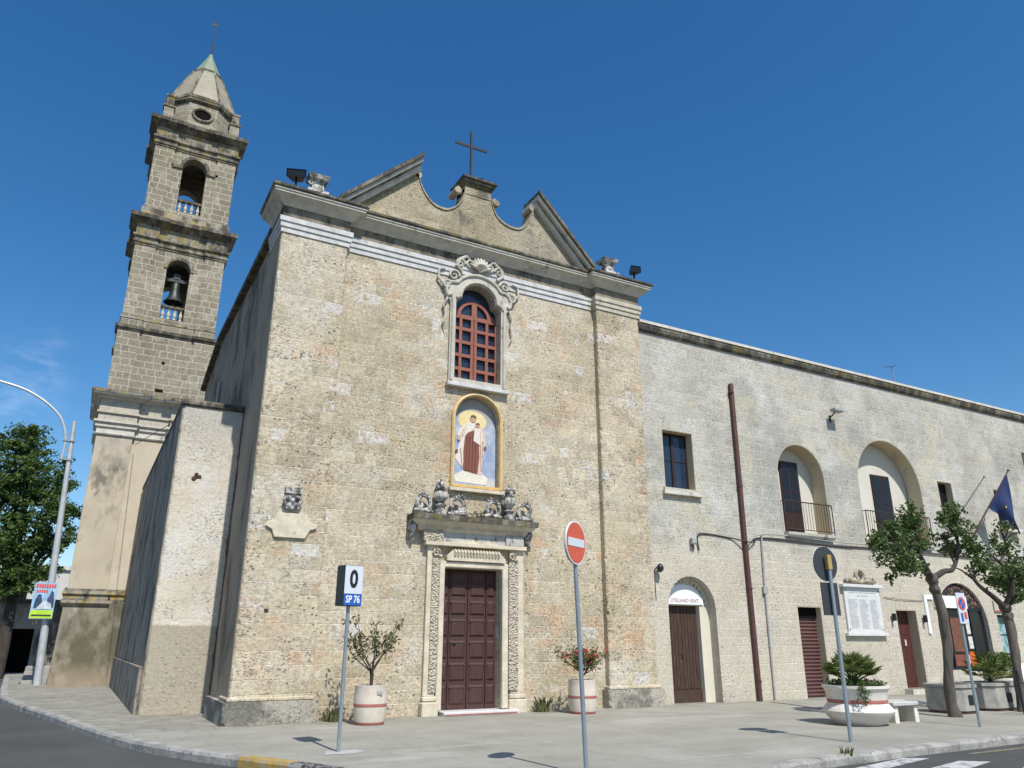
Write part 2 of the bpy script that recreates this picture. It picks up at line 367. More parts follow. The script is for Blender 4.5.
M['tower'] = m_ashlar('tower_stone', [(.3, (.215, .192, .14)), (.5, (.275, .247, .185)), (.75, (.345, .31, .24))], .62, .30, .022, (.50, .46, .37), .75, .008, .5, .3,
    pitcol=(.13, .12, .09), patches=(((.46, .42, .35), .9, .5, .6, .45, 5, .3), ((.33, .31, .16), .5, .6, .7, .35, 15, 0), ((.14, .13, .10), .8, .60, .72, .5, 55, 0)), jfade=False, bstr=.8, wvar=.3)
M['trim_dark'] = m_trim('lichen_stone', (.27, .25, .205), amount=.78, lich=(.20, .16, .06))
M['trim_tower'] = m_trim('tower_trim_stone', (.32, .29, .23), amount=.62, lich=(.25, .20, .06))
M['trim_ledge'] = m_trim('ledge_stone', (.35, .32, .26), amount=.5, lich=(.40, .28, .06))
M['trim_grey'] = m_trim('cornice_stone', (.60, .575, .50), dark=(.10, .095, .08), amount=.18)
M['frieze'] = m_trim('frieze_stone', (.27, .235, .175), amount=.55, top=0)
M['band'] = m_trim('white_band_stone', (.57, .57, .56), dark=(.22,.21,.2), amount=.15, top=.5, sc=3, bump=.2)
M['band_cream'] = m_trim('cream_band_stone', (.50, .46, .37), amount=.05, top=.5, sc=3, bump=.2)
M['white_stone'] = m_trim('window_surround_stone', (.53, .50, .43), amount=.22, top=.5, sc=4, bump=.4)
M['portal'] = m_trim('portal_stone', (.60, .54, .42), amount=.05, top=.3, sc=4, bump=.5)
M['portal_grey'] = m_trim('portal_grey_stone', (.46, .45, .42), amount=.3, top=.6, sc=4, bump=.5)
M['carving'] = m_trim('carved_stone', (.55, .53, .50), dark=(.03, .027, .024), amount=.55, top=.45, sc=7, scl=(1, 1, 1), bump=.7)
M['wreath_trim'] = m_trim('wreath_stone', (.42, .37, .28), amount=.4, top=0)  # lighter version of the frieze stone, used for the wreath
M['carve_fine'] = None
t = NT('carved_ornament'); cc = t.mix(1, (.56, .50, .38), t.ramp(t.noise(8, 5), [(.3, (.8, .8, .8)), (.7, (1.1, 1.1, 1.1))]), 'MULTIPLY')
vv = t.voro(20); cc = t.mix(t.M('MULTIPLY', t.step(vv, .45, .7), .55), cc, (.2, .16, .1))
M['carve_fine'] = t.fin(cc, .9, t.bump(t.M('SUBTRACT', 1, vv), 1, .05))
M['marble'] = m_simple('white_marble', (.62, .62, .60), .45, var=.08, dirt=((.45, .44, .42), 5, .55, .75, .5))
M['inscr'] = m_simple('inscription', (.38, .39, .41), .8)
# door wood: red-brown paint, worn
def m_wood(name, c, worn, amt, scl=(6, 6, .8), rough=.6):
    t = NT(name); k = t.mix(1, c, t.ramp(t.noise(5, 5, .6, scale=scl), [(.25, (.75,) * 3), (.75, (1.3,) * 3)]), 'MULTIPLY')
    k = t.mix(t.M('MULTIPLY', t.step(t.noise(4, 6, .7, scale=scl, off=5), .5, .7), amt), k, worn)
    return t.fin(k, rough, t.bump(t.noise(9, 4, .6, scale=scl), .4, .006), spec=.35)
M['door'] = m_wood('church_door_wood', (.062, .028, .024), (.10, .062, .055), .5)
M['door_hi'] = m_wood('church_door_moulding', (.085, .048, .044), (.14, .10, .09), .6)
M['old_door'] = m_wood('old_door_wood', (.058, .033, .023), (.13, .085, .06), .6)
M['red_door'] = m_wood('red_door_wood', (.075, .024, .02), (.09, .03, .03), .3)
M['win_wood'] = m_wood('window_wood', (.27, .10, .065), (.30, .11, .08), .3, rough=.5)
M['dk_wood'] = m_wood('dark_window_wood', (.034, .015, .013), (.06, .03, .026), .3)
M['shutter'] = m_simple('shutter_paint', (.115, .052, .045), .55, var=.2, sc=3)
M['glass_blue'] = m_simple('window_glass', (.02, .032, .055), .12, var=.3, sc=1.5, spec=.6)
M['glass_dark'] = m_simple('dark_glass', (.012, .013, .015), .2, spec=.3)
M['interior'] = m_simple('dark_interior', (.012, .011, .01), .95, spec=0)
M['gold'] = m_simple('gilt_frame', (.62, .40, .13), .45, var=.2, sc=12, bump=.2)
M['gold_pale'] = m_simple('pale_gilt', (.60, .50, .30), .5, var=.15)
M['cream'] = m_simple('cream_plaster', (.62, .58, .47), .9, var=.08, sc=3, bump=.2)
M['reveal'] = m_plaster('reveal_plaster', (.50, .42, .27), (.60, .52, .37), stains=(((.30, .26, .19), 1.5, .55, .7, .5, 4, None),), bump=.3)
M['arch_in'] = m_plaster('niche_plaster', (.56, .53, .45), (.62, .59, .51), bump=.2)
M['iron'] = m_simple('rusty_iron', (.06, .035, .028), .7, .3, var=.3)
M['dkiron'] = m_simple('dark_iron', (.022, .024, .028), .6, .4)
M['rust_pipe'] = m_simple('rust_brown_pipe', (.085, .035, .027), .6, var=.3, sc=4)
M['grey_pipe'] = m_simple('grey_conduit', (.34, .34, .33), .6, var=.2)
M['galv'] = m_simple('galvanised_steel', (.30, .34, .37), .45, .5, var=.12, sc=8)
M['lamp_steel'] = m_simple('lamp_post_steel', (.50, .52, .53), .5, .2, var=.12, sc=3, dirt=((.3, .27, .22), 2, .5, .7, .5))
M['sign_back'] = m_simple('sign_back_grey', (.045, .05, .058), .6, .2)
M['sign_black'] = m_simple('black_box', (.012, .012, .014), .4)
M['white_p'] = m_simple('white_paint', (.78, .79, .80), .4, var=.05)
M['sign_grey'] = m_simple('sign_face_white', (.60, .64, .68), .45, var=.04)
M['red'] = m_simple('sign_red', (.60, .095, .04), .35, var=.1, sc=10)
M['blue'] = m_simple('sign_blue', (.015, .10, .42), .4, var=.05)
M['flag'] = m_simple('flag_blue', (.02, .038, .125), .8, var=.15)
M['yellow'] = m_simple('yellow_star', (.7, .5, .06), .7)
M['brass'] = m_simple('yellowed_bracket', (.42, .28, .09), .6)
M['bronze'] = m_simple('bell_bronze', (.05, .058, .055), .5, .6, var=.3)
M['pot'] = m_simple('cream_concrete', (.60, .53, .44), .85, var=.1, sc=8, bump=.3, dirt=((.35, .31, .26), 3, .55, .75, .5))
M['pot_white'] = m_simple('white_concrete', (.66, .62, .55), .8, var=.1, sc=6, bump=.3, dirt=((.40, .36, .3), 2.5, .52, .72, .6))
M['pot_red'] = m_simple('terracotta_band', (.36, .13, .10), .85, var=.15)
M['soil'] = m_simple('soil', (.06, .045, .03), .95)
M['conc'] = m_simple('aged_concrete', (.34, .325, .29), .9, var=.2, sc=5, bump=.5, dirt=((.14, .13, .11), 2, .5, .7, .6))
M['conc_pale'] = m_simple('pale_concrete', (.45, .45, .43), .9, var=.12, sc=5, bump=.4)
M['bark'] = m_simple('tree_bark', (.10, .085, .07), .95, var=.4, sc=7, bump=1, scl=(1, 1, .35))
M['bark_dk'] = m_simple('dark_bark', (.055, .045, .036), .95, var=.4, sc=7, bump=1, scl=(1, 1, .35))
def m_leaf(name, stops, rough=.55, trans=.25, sc=1.7):
    t = NT(name); k = t.ramp(t.white(t.comb(*[t.M('FLOOR', t.M('MULTIPLY', q, 14)) for q in t.xyz()])), stops)
    k = t.mix(.5, k, t.ramp(t.noise(sc, 3), stops))
    t.fin(k, rough, spec=.35)
    tr = t.t.nodes.new('ShaderNodeBsdfTranslucent'); t.lk(k, tr.inputs[0]); ms = t.t.nodes.new('ShaderNodeMixShader'); ms.inputs[0].default_value = trans
    t.t.links.new(t.b.outputs[0], ms.inputs[1]); t.t.links.new(tr.outputs[0], ms.inputs[2]); t.t.links.new(ms.outputs[0], t.out.inputs[0])
    return t.m
M['leaf'] = m_leaf('street_tree_leaves', [(0, (.045, .075, .022)), (.5, (.095, .15, .045)), (.85, (.16, .22, .07)), (1, (.26, .20, .06))])
M['leaf_big'] = m_leaf('big_tree_leaves', [(0, (.035, .07, .016)), (.5, (.075, .135, .03)), (1, (.15, .22, .05))])
M['leaf_ol'] = m_leaf('olive_leaves', [(0, (.06, .07, .03)), (.5, (.13, .14, .06)), (1, (.24, .22, .10))])
M['leaf_palm'] = m_leaf('palm_leaves', [(0, (.06, .09, .02)), (.5, (.14, .19, .045)), (1, (.34, .33, .11))])
M['leaf_cover'] = m_leaf('low_plant_leaves', [(0, (.04, .08, .015)), (1, (.11, .17, .04))])
M['flower'] = m_leaf('red_flowers', [(0, (.35, .012, .02)), (1, (.62, .04, .05))])

# ground materials
t = NT('asphalt'); k = t.ramp(t.noise(.5, 5, .6), [(.3, (.046, .046, .042)), (.7, (.070, .070, .064))])
k = t.mix(t.M('MULTIPLY', t.step(t.noise(.28, 3, .5, off=9), .55, .57), .35), k, (.045, .045, .044))
vr = t.noise(.9, 6, .7, off=18); cr = t.M('SUBTRACT', 1, t.step(t.M('ABSOLUTE', t.M('SUBTRACT', vr, .5)), .0, .004))
k = t.mix(t.M('MULTIPLY', cr, .5), k, (.025, .025, .024)); k = t.mix(t.M('MULTIPLY', t.step(t.noise(3, 5, .7, off=28), .66, .74), .4), k, (.12, .115, .10))
k = t.mix(1, k, t.ramp(t.noise(60, 4, .8), [(.3, (.72,) * 3), (.7, (1.3,) * 3)]), 'MULTIPLY'); M['asphalt'] = t.fin(k, .9, t.bump(t.noise(70, 4, .8), .5, .006))
t = NT('pavement'); k = t.ramp(t.noise(.7, 6, .62), [(.28, (.235, .226, .190)), (.5, (.290, .281, .238)), (.72, (.345, .335, .288))])
k = t.mix(t.M('MULTIPLY', t.step(t.noise(1.9, 6, .68, off=4, scale=(.35, 1, 1)), .58, .68), .35), k, (.21, .20, .18))
k = t.mix(t.M('MULTIPLY', t.step(t.noise(.9, 6, .68, off=14, scale=(.3, 1, 1)), .56, .66), .3), k, (.47, .455, .42))
k = t.mix(1, k, t.ramp(t.noise(26, 5, .75), [(.25, (.82,) * 3), (.75, (1.14,) * 3)]), 'MULTIPLY')
vr = t.noise(2.5, 6, .7, off=8); cr = t.M('SUBTRACT', 1, t.step(t.M('ABSOLUTE', t.M('SUBTRACT', vr, .5)), .0, .006))
k = t.mix(t.M('MULTIPLY', cr, .35), k, (.15, .14, .12))
px_, py_, pz_ = t.xyz(); ua = t.M('ADD', t.M('MULTIPLY', px_, .94), t.M('MULTIPLY', py_, .34)); ub = t.M('SUBTRACT', t.M('MULTIPLY', py_, .94), t.M('MULTIPLY', px_, .34))
fa = t.M('ABSOLUTE', t.M('SUBTRACT', t.M('FRACT', t.M('DIVIDE', t.M('ADD', py_, t.M('MULTIPLY', t.noise(1.2, 2), .05)), .62)), .5)); rw = t.M('FLOOR', t.M('DIVIDE', py_, .62))
fb = t.M('ABSOLUTE', t.M('SUBTRACT', t.M('FRACT', t.M('ADD', t.M('DIVIDE', px_, .9), t.M('MULTIPLY', rw, .37))), .5))
jt = t.M('MAXIMUM', t.step(fa, .482, .495), t.step(fb, .487, .496))
jt = t.M('MULTIPLY', jt, t.step(t.noise(.35, 4, .6, off=51), .36, .54))
k = t.mix(t.M('MULTIPLY', jt, .6), k, (.13, .125, .105))
k = t.mix(t.M('MULTIPLY', t.step(t.noise(5, 5, .7, off=61), .66, .72), .5), k, (.12, .115, .10))
k = t.mix(t.M('MULTIPLY', t.M('MULTIPLY', t.step(py_, 16.2, 17.1), t.step(t.noise(2.2, 5, .65, off=71), .4, .6)), .45), k, (.15, .135, .11))
M['pave'] = t.fin(k, .88, t.bump(t.M('ADD', t.noise(24, 5, .7), t.M('MULTIPLY', t.noise(1.5, 4), 2)), .3, .02), spec=.25)
t = NT('kerb_stone'); k = t.ramp(t.noise(2.2, 6, .68), [(.3, (.17, .16, .145)), (.55, (.33, .32, .29)), (.75, (.46, .45, .42))]); 
k = t.mix(t.M('MULTIPLY', t.step(t.noise(6, 6, .7, off=6), .58, .66), .8), k, (.08, .075, .065)); M['kerb'] = t.fin(k, .9, t.bump(t.noise(12, 5, .7), .8, .03))
M['kerb_yel'] = m_simple('kerb_yellow_paint', (.36, .24, .06), .8, var=.2, dirt=((.3, .28, .24), 7, .5, .62, .8))
M['kerb_blk'] = m_simple('kerb_black_paint', (.04, .04, .042), .8, var=.3, dirt=((.3, .29, .27), 7, .46, .56, .8))
M['road_white'] = m_simple('road_white_paint', (.46, .46, .45), .85, var=.15, sc=9, dirt=((.10, .10, .10), 8, .48, .62, .8))
M['road_yel'] = m_simple('road_yellow_paint', (.22, .19, .10), .85, dirt=((.09, .09, .09), 6, .42, .6, .9))
M['dkground'] = m_simple('far_ground', (.22, .2, .16), .95, var=.2, sc=.3)

# ------------------------------------------------------------------ ground
mb = MB(); mb.add([(-400, -200, -.13), (500, -200, -.13), (500, 600, -.13), (-400, 600, -.13)], [(0, 1, 2, 3)])
struct(mb.build('road', M['asphalt']))
KP = [(-3.4, 62), (-2.6, 46), (-1.9, 33), (-1.62, 28.8), (-.85, 24.6), (-.15, 21.4), (.45, 18.3), (.85, 16.5), (1.3, 14.9), (1.9, 13.45), (2.5, 12.35), (2.95, 11.5), (3.35, 10.65), (3.9, 9.7), (4.6, 8.8), (5.4, 8.2), (6.4, 7.95), (7.4, 8.0), (8.4, 8.18), (9.3, 8.36), (10.3, 8.5), (12, 8.62), (15, 8.72), (20, 8.8), (34, 8.95), (90, 9.2)]
def resample(P, d):
    out = [Vector(P[0])]; rem = d
    for a, b in zip(P, P[1:]):
        a = Vector(a); b = Vector(b); L = (b - a).length; s = rem
        while s < L: out.append(a + (b - a) * (s / L)); s += d
        rem = s - L
    out.append(Vector(P[-1])); return out
def offs(P, o):
    res = []
    for i, p in enumerate(P):
        t_ = (P[min(i + 1, len(P) - 1)] - P[max(i - 1, 0)]).normalized(); res.append(p + Vector((-t_.y, t_.x)) * o)
    return res
KR = resample(KP, .35)
inner = offs(KR, .21)
mb = MB(); n = len(inner)
poly = [(p.x, p.y) for p in inner] + [(90, 60), (-3.4, 62)]
tri = tessellate_polygon([[Vector((p[0], p[1], 0)) for p in poly]])
mb.add([(p[0], p[1], 0) for p in poly], [tuple(q) for q in tri])
struct(mb.build('pavement', M['pave']))
mb = MB(); my = MB(); mk = MB()
for i in range(len(KR) - 1):
    a, b = KR[i], KR[i + 1]; c, d = inner[i + 1], inner[i]
    j = random.uniform(-.006, .004); w = .0015
    t_ = (b - a).normalized() * w
    q = random.uniform(-.008, .008); nn = Vector((t_.y, -t_.x)).normalized() * q
    vs = [(*(a + t_ + nn), -.2), (*(b - t_ + nn), -.2), (*c, -.2), (*d, -.2), (*(a + t_ + nn * .5), -.035 + j), (*(b - t_ + nn * .5), -.035 + j), (*(a + t_ + (d - a) * .12), .006 + j), (*(b - t_ + (c - b) * .12), .006 + j), (*(c), .006), (*(d), .006)]
    fs = [(0, 1, 5, 4), (4, 5, 7, 6), (6, 7, 8, 9), (0, 4, 6, 9, 3), (1, 2, 8, 7, 5), (3, 9, 8, 2)]
    tgt = mb
    if 11.9 < a.y < 12.6 and a.x < 4: tgt = my
    elif 10.3 < a.y <= 11.9 and a.x < 4: tgt = mk
    tgt.add(vs, fs)
struct(mb.build('kerb', M['kerb'])); struct(my.build('kerb_yellow_paint', M['kerb_yel'])); struct(mk.build('kerb_black_paint', M['kerb_blk']))
# painted markings
def sheet(pts, z, name, mat):
    mb = MB(); mb.add([(p[0], p[1], z) for p in pts], [tuple(range(len(pts)))]); return mb.build(name, mat)
for (cx_, cy_) in ((11.0, 8.3), (11.62, 7.75), (10.2, 8.0) if False else (12.3, 7.2), (13.0, 6.6)):
    pass
struct(sheet([(8.9, 7.98), (9.3, 7.72), (12.15, 8.36), (11.8, 8.58)], -.126, 'crossing_stripe', M['road_white']))
struct(sheet([(10.0, 7.45), (10.4, 7.12), (12.65, 7.69), (12.3, 7.98)], -.126, 'crossing_stripe', M['road_white']))
struct(sheet([(11.1, 6.6), (11.6, 6.3), (13.2, 6.95), (12.8, 7.25)], -.126, 'crossing_stripe', M['road_white']))
struct(sheet([(13.2, 8.42), (13.2, 8.32), (60, 8.35), (60, 8.47)], -.126, 'yellow_line', M['road_yel']))
# tufts of weed at the wall foot
def tuft(c, n, hgt, rad, name, label, mat=None, cat='weed', group=None):
    mb = MB()
    for k in range(n):
        a = random.uniform(0, 6.28); r_ = rad * random.random() ** .5; x = c[0] + r_ * math.cos(a); y = c[1] + r_ * math.sin(a)
        hh = hgt * random.uniform(.5, 1); lx = random.uniform(-.5, .5) * hh; ly = random.uniform(-.5, .2) * hh; w = hh * .09
        mb.add([(x - w, y, c[2]), (x + w, y, c[2]), (x + lx * .5 + w * .7, y + ly * .5, c[2] + hh * .7), (x + lx, y + ly, c[2] + hh), (x + lx * .5 - w * .7, y + ly * .5, c[2] + hh * .7)], [(0, 1, 2, 3, 4)])
    return tag(mb.build(name, mat or M['leaf_cover'], weld=False), label, cat, group)
tuft((10.55, 8.62, -.1), 26, .24, .09, 'weed', 'small green weed growing at the kerb below the large white planter')
tuft((10.2, 17.0, 0), 40, .4, .16, 'weed', 'dark dry weed at the church wall left of the red flowering pot', M['leaf_ol'])
tuft((5.05, 17.0, 0), 40, .3, .2, 'weed', 'dark dry weed at the wall foot behind the olive pot', M['leaf_ol'])

# ------------------------------------------------------------------ church
CH = thing('church', (8.4, 17, 0), 'tan stone church with broken pediment, iron cross and brown portal door', 'church')
YF, YP = 17.25, 17.05
XL, XR = 2.93, 13.88
win = [(7.72, 8.2), (9.1, 8.2), (9.1, 10.38)] + [(9.06, 10.46), (8.97, 10.5)]
for i in range(0, 15): a_ = math.pi * i / 14; win.append((8.41 + .52 * math.cos(a_), 10.52 + .5 * math.sin(a_)))
win += [(7.85, 10.5), (7.76, 10.46), (7.72, 10.38)]
niche = arch(7.81, 9.09, 5.39, 7.12, 24)
door = rect(7.6, 9.17, -.02, 3.3)
x0, x1 = 4.55, 12.4
outer = [(x0, -.05), (7.6, -.05), (7.6, 3.3), (9.17, 3.3), (9.17, -.05), (x1, -.05), (x1, 12.0), (x0, 12.0)]
mb = MB(); mb.prism(outer, YF, YF + .6, holes=[win, niche]); mb.build('facade_wall', M['facade'], CH)
def rough_edge_box(x0, x1, y0, y1, z0, z1, mat, name, parent, step=.09, amp=.014, ins=.03):
    # masonry pier whose corners are chipped course by course
    mb = MB(); n = max(2, int((z1 - z0) / step)); vs = []; fs = []
    for i in range(n + 1):
        z = z0 + (z1 - z0) * i / n; q = []
        for (cx, cy, sx, sy) in ((x0, y0, 1, 1), (x1, y0, -1, 1), (x1, y1, -1, -1), (x0, y1, 1, -1)):
            d = abs(random.gauss(0, amp)) + (.05 * random.random() if random.random() < .05 else 0) + .004
            a = (cx + sx * .0, cy + sy * (d + ins * .4), z); b = (cx + sx * (d + ins * .4), cy, z)
            q += [a, b] if (sx, sy) in ((1, 1), (-1, -1)) else [b, a]
        vs += q
    for i in range(n):
        for k in range(8): fs.append((i * 8 + k, i * 8 + (k + 1) % 8, (i + 1) * 8 + (k + 1) % 8, (i + 1) * 8 + k))
    fs.append(tuple(range(7, -1, -1))); fs.append(tuple(n * 8 + k for k in range(8)))
    mb.add(vs, fs); return mb.build(name, mat, parent)
rough_edge_box(XL, 4.6, YP, YF + .7, -.05, 11.13, M['facade'], 'corner_pilaster', CH)
rough_edge_box(XL - .008, 3.2, YP + .07, 19.2, -.05, 11.128, M['pier_side'], 'shade_toned_side_face', CH, .12, .003, 0)  # thin added face carrying the painted shade tone of the pier
rough_edge_box(12.3, XR, YP, YF + .7, -.05, 11.13, M['facade'], 'corner_pilaster', CH)
# side and body
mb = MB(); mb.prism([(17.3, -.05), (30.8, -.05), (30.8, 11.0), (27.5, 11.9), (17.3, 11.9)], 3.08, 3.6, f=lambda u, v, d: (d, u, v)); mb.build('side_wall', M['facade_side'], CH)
MB().box(XL + .004, 3.07, YP + .02, 17.9, 0, 11.13).build('side_pilaster', M['facade_side'], CH) if False else None
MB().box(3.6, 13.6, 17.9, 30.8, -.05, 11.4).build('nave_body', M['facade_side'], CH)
mb = MB(); mb.prism([(17.5, 11.9), (27.5, 11.9), (30.9, 11.0), (30.9, 11.15), (27.5, 12.08), (17.5, 12.08)], 2.9, 3.7, f=lambda u, v, d: (d, u, v)); mb.build('side_coping', M['trim_dark'], CH)
mb = MB(); mb.tube([(3.0, 26.0, 7.5), (3.0, 26.0, 9.9), (3.08, 26.0, 9.95)], .045, 8); mb.build('drainpipe', M['grey_pipe'], CH)
# plinths
for (a, b) in ((XL, 4.6), (12.3, XR)):
    rough_edge_box(a - .12, b + .12, YP - .13, 19.3 if a < 5 else YF + .7, -.05, .44, M['plinth'], 'plinth', CH, .06, .02, .05)
    mb = MB(); mb.box(a - .05, b + .05, YP - .06, YF + .7, .44, .52); mb.build('plinth_moulding', M['facade'], CH, bevel=.02)
# entablature following the pilasters
path = [(XL, 18.35), (XL, YP), (4.6, YP), (4.6, YF), (12.3, YF), (12.3, YP), (XR, YP), (XR, 17.9)]
def band(z0, z1, o, mat, name, steps=3, p=path):
    pr = [(-.2, z0)]; dz = (z1 - z0) / steps
    for k in range(steps): pr += [(o * (k + 1) / steps, z0 + dz * k + (.0 if k == 0 else .0)), (o * (k + 1) / steps, z0 + dz * (k + 1) - .012)]
    pr += [(-.2, z1)]
    mb = MB(); mb.sweep(pr, p); return mb.build(name, mat, CH)
band(11.13, 11.55, .09, M['band'], 'white_band', 3, path[:4] + [(12.12, YF)])
band(11.13, 11.55, .09, M['band_cream'], 'cream_band', 3, [(12.121, YF), (12.3, YF), (12.3, YP), (XR, YP), (XR, 17.9)])
mb = MB(); mb.sweep([(-.2, 11.55), (.015, 11.55), (.015, 11.86), (-.2, 11.86)], path); mb.build('frieze', M['frieze'], CH)
mb = MB(); mb.sweep([(-.2, 11.86), (.04, 11.86), (.07, 11.9), (.14, 11.97), (.24, 12.04), (.31, 12.07), (.31, 12.12), (.34, 12.13), (.34, 12.169), (-.2, 12.169)], path); mb.build('cornice', M['trim_grey'], CH)
mb = MB(); mb.sweep([(-.2, 12.17), (.35, 12.17), (.38, 12.2), (.385, 12.26), (.2, 12.3), (-.2, 12.3)], path); mb.build('cornice_capping', M['trim_dark'], CH)
MB().box(XL + .1, XR - .1, YF + .1, 18.3, 11.2, 12.28).build('attic_core', M['frieze'], CH)
# broken pediment
def catmull(P, n=5):
    out = []
    for i in range(len(P) - 1):
        p0 = P[max(i - 1, 0)]; p1 = P[i]; p2 = P[i + 1]; p3 = P[min(i + 2, len(P) - 1)]
        for k in range(n):
            t = k / n; out.append(tuple(.5 * ((2 * p1[j]) + (-p0[j] + p2[j]) * t + (2 * p0[j] - 5 * p1[j] + 4 * p2[j] - p3[j]) * t * t + (-p0[j] + 3 * p1[j] - 3 * p2[j] + p3[j]) * t ** 3) for j in range(len(p1))))
    out.append(P[-1]); return out
lc = catmull([(6.42, 14.3), (6.5, 14.0), (6.66, 13.6), (6.95, 13.28), (7.33, 13.2), (7.63, 13.36), (7.83, 13.62), (7.93, 13.95)])
rc = catmull([(8.8, 13.95), (8.86, 13.7), (9.0, 13.45), (9.3, 13.26), (9.7, 13.24), (9.98, 13.45), (10.18, 13.9), (10.28, 14.3)])
ped = [(4.5, 12.28), (12.2, 12.28), (12.2, 12.42), (10.32, 14.3)] + rc[::-1] + [(8.8, 14.1), (7.93, 14.1)] + lc[::-1] + [(6.38, 14.3), (4.5, 12.5)]
mb = MB(); mb.prism(ped, YF + .02, YF + .55); mb.build('pediment', M['pediment'], CH)
# raised border along the curves
for cv in (lc, rc):
    mb = MB(); pts = [(p[0], YF + .27, p[1] + .015) for p in cv]
    vs = []; fs = []
    for i, p in enumerate(cv):
        for (dy, dz) in ((-.015, -.03), (-.015, .03), (.57, .03), (.57, -.03)): vs.append((p[0], YF + dy, p[1] + dz))
    for i in range(len(cv) - 1):
        for k in range(4): fs.append((i * 4 + k, i * 4 + (k + 1) % 4, (i + 1) * 4 + (k + 1) % 4, (i + 1) * 4 + k))
    mb.add(vs, fs); mb.build('curved_coping', M['pediment'], CH)
def raking(xa, za, xb, zb, sgn, xend):
    # stepped moulding lying on the slope, foot at (xa,za), high end at (xb,zb); cut vertically at the high end
    for (nm, mat, lo, hi, out) in (('raking_cornice', M['trim_grey'], -.42, -.24, .14), ('raking_cornice', M['frieze'], -.24, -.2, .17), ('raking_cornice', M['trim_grey'], -.2, -.08, .30), ('raking_capping', M['trim_dark'], -.08, .04, .38)):
        s = (zb - za) / (xb - xa); zf = 12.305
        lo_x = xa + (zf - (za + lo)) / s if za + lo < zf else xa
        hi_x = xa + (zf - (za + hi)) / s if za + hi < zf else xa
        poly = [(lo_x, max(za + lo, zf)), (xb, zb + lo), (xb, zb + hi), (hi_x, max(za + hi, zf))]
        mb = MB(); mb.prism(poly, YF - out, YF + .62); mb.build(nm, mat, CH)
raking(4.25, 12.46, 6.5, 14.55, 1, 0); raking(12.2, 12.46, 10.25, 14.5, -1, 0)
# volutes at the inner ends and pedestal
def spiral(c, r0, turns, ydep, rad, sgn=1, a0=0, n=26):
    P = []
    for i in range(n + 1):
        q = i / n; a = a0 + sgn * turns * 2 * math.pi * q; r_ = r0 * (1 - .82 * q); P.append((c[0] + r_ * math.cos(a), ydep, c[1] + r_ * math.sin(a)))
    return P
for c, sg in (((6.5, 14.08), 1), ((7.72, 13.98), -1), ((8.98, 13.92), 1), ((10.2, 14.12), -1)):
    mb = MB(); mb.tube(spiral(c, .13, 1.3, YF + .1, 0, sg, math.pi / 2), [.05 - .02 * i / 26 for i in range(27)], 6); mb.tube([(c[0], YF + .02, c[1]), (c[0], YF + .5, c[1])], .1, 10)
    mb.build('volute', M['pediment'], CH, smooth=True)
MB().box(7.93, 8.8, YF, YF + .62, 13.9, 14.22).build('pedestal', M['pediment'], CH, bevel=.02)
sq = lambda h: [(8.365 - h, YF + .31 - h * .8), (8.365 + h, YF + .31 - h * .8), (8.365 + h, YF + .31 + h * .8), (8.365 - h, YF + .31 + h * .8)]
mb = MB(); mb.sweep([(-.3, 14.2), (.02, 14.2), (.04, 14.25), (.09, 14.3), (.09, 14.35), (.14, 14.38), (.14, 14.44), (-.3, 14.44)], sq(.42), True); mb.build('pedestal_capping', M['trim_dark'], CH)
mb = MB(); mb.lathe([(.5, 0), (.42, .06), (.22, .16), (.12, .26), (.06, .3)], 8.365, YF + .31, 14.45, 16); mb.build('pedestal_dome', M['trim_grey'], CH, smooth=True)
CR = bpy.data.objects.new('rooftop_cross', None); COL.objects.link(CR); CR.parent = CH; CR.matrix_parent_inverse = Matrix.Translation(-Vector(CH.location)); CR.location = (8.25, YF + .3, 14.7)
mb = MB(); mb.box(8.215, 8.275, YF + .27, YF + .33, 14.6, 16.35); 
mb2 = MB(); mb2.box(7.72, 8.76, YF + .28, YF + .32, 15.76, 15.84)
bpy.data.objects.remove(CR); cr = mb.build('rooftop_cross', M['dkiron'], CH); o = mb2.build('cross_arm', M['dkiron'], cr)
# small acroteria blocks on the cornice
for (bx, by) in ((3.66, 17.0), (12.75, 17.0)):
    mb = MB(); mb.sweep([(-.14, 12.28), (.12, 12.28), (.1, 12.4), (0, 12.46), (-.02, 12.66), (.08, 12.74), (.12, 12.84), (-.14, 12.84)], [(bx - .16, by - .12), (bx + .16, by - .12), (bx + .16, by + .12), (bx - .16, by + .12)], True)
    mb.box(bx - .1, bx + .1, by - .08, by + .08, 12.28, 12.8)
    mb.tube(spiral((bx - .17, 12.62), .09, 1.2, by - .1, 0, 1), .03, 6); mb.build('carved_block', M['carving'], CH)

# window: surround, wood, glass
WN = MB()
so_ = [(7.55, 8.02), (9.27, 8.02), (9.27, 10.42)]
for i in range(0, 9): a_ = math.pi / 2 * i / 8; so_.append((9.27 + .18 * math.sin(a_) - .02 * i / 8, 10.42 + .22 * (1 - math.cos(a_))))
lobe = [(9.47, 10.72), (9.36, 10.95), (9.18, 11.08), (9.02, 11.06), (8.92, 11.2), (8.7, 11.34), (8.41, 11.4), (8.12, 11.34), (7.9, 11.2), (7.8, 11.06), (7.64, 11.08), (7.46, 10.95), (7.35, 10.72)]
so2 = [(7.55, 8.04), (9.27, 8.04), (9.27, 10.36), (9.4, 10.5)] + lobe + [(7.42, 10.5), (7.55, 10.36)]
mb = MB(); mb.prism(so2, YF - .09, YF - .003, holes=[win]); SUR = mb.build('window_surround', M['white_stone'], CH, bevel=.012)
win_in = [(8.41 + (x - 8.41) * 1.08, 9.6 + (z - 9.6) * 1.045) for (x, z) in win]
mb = MB(); mb.tube([(x, YF - .1, z) for (x, z) in win_in[2:-1]], .035, 8); mb.build('inner_moulding', M['white_stone'], SUR, smooth=True)
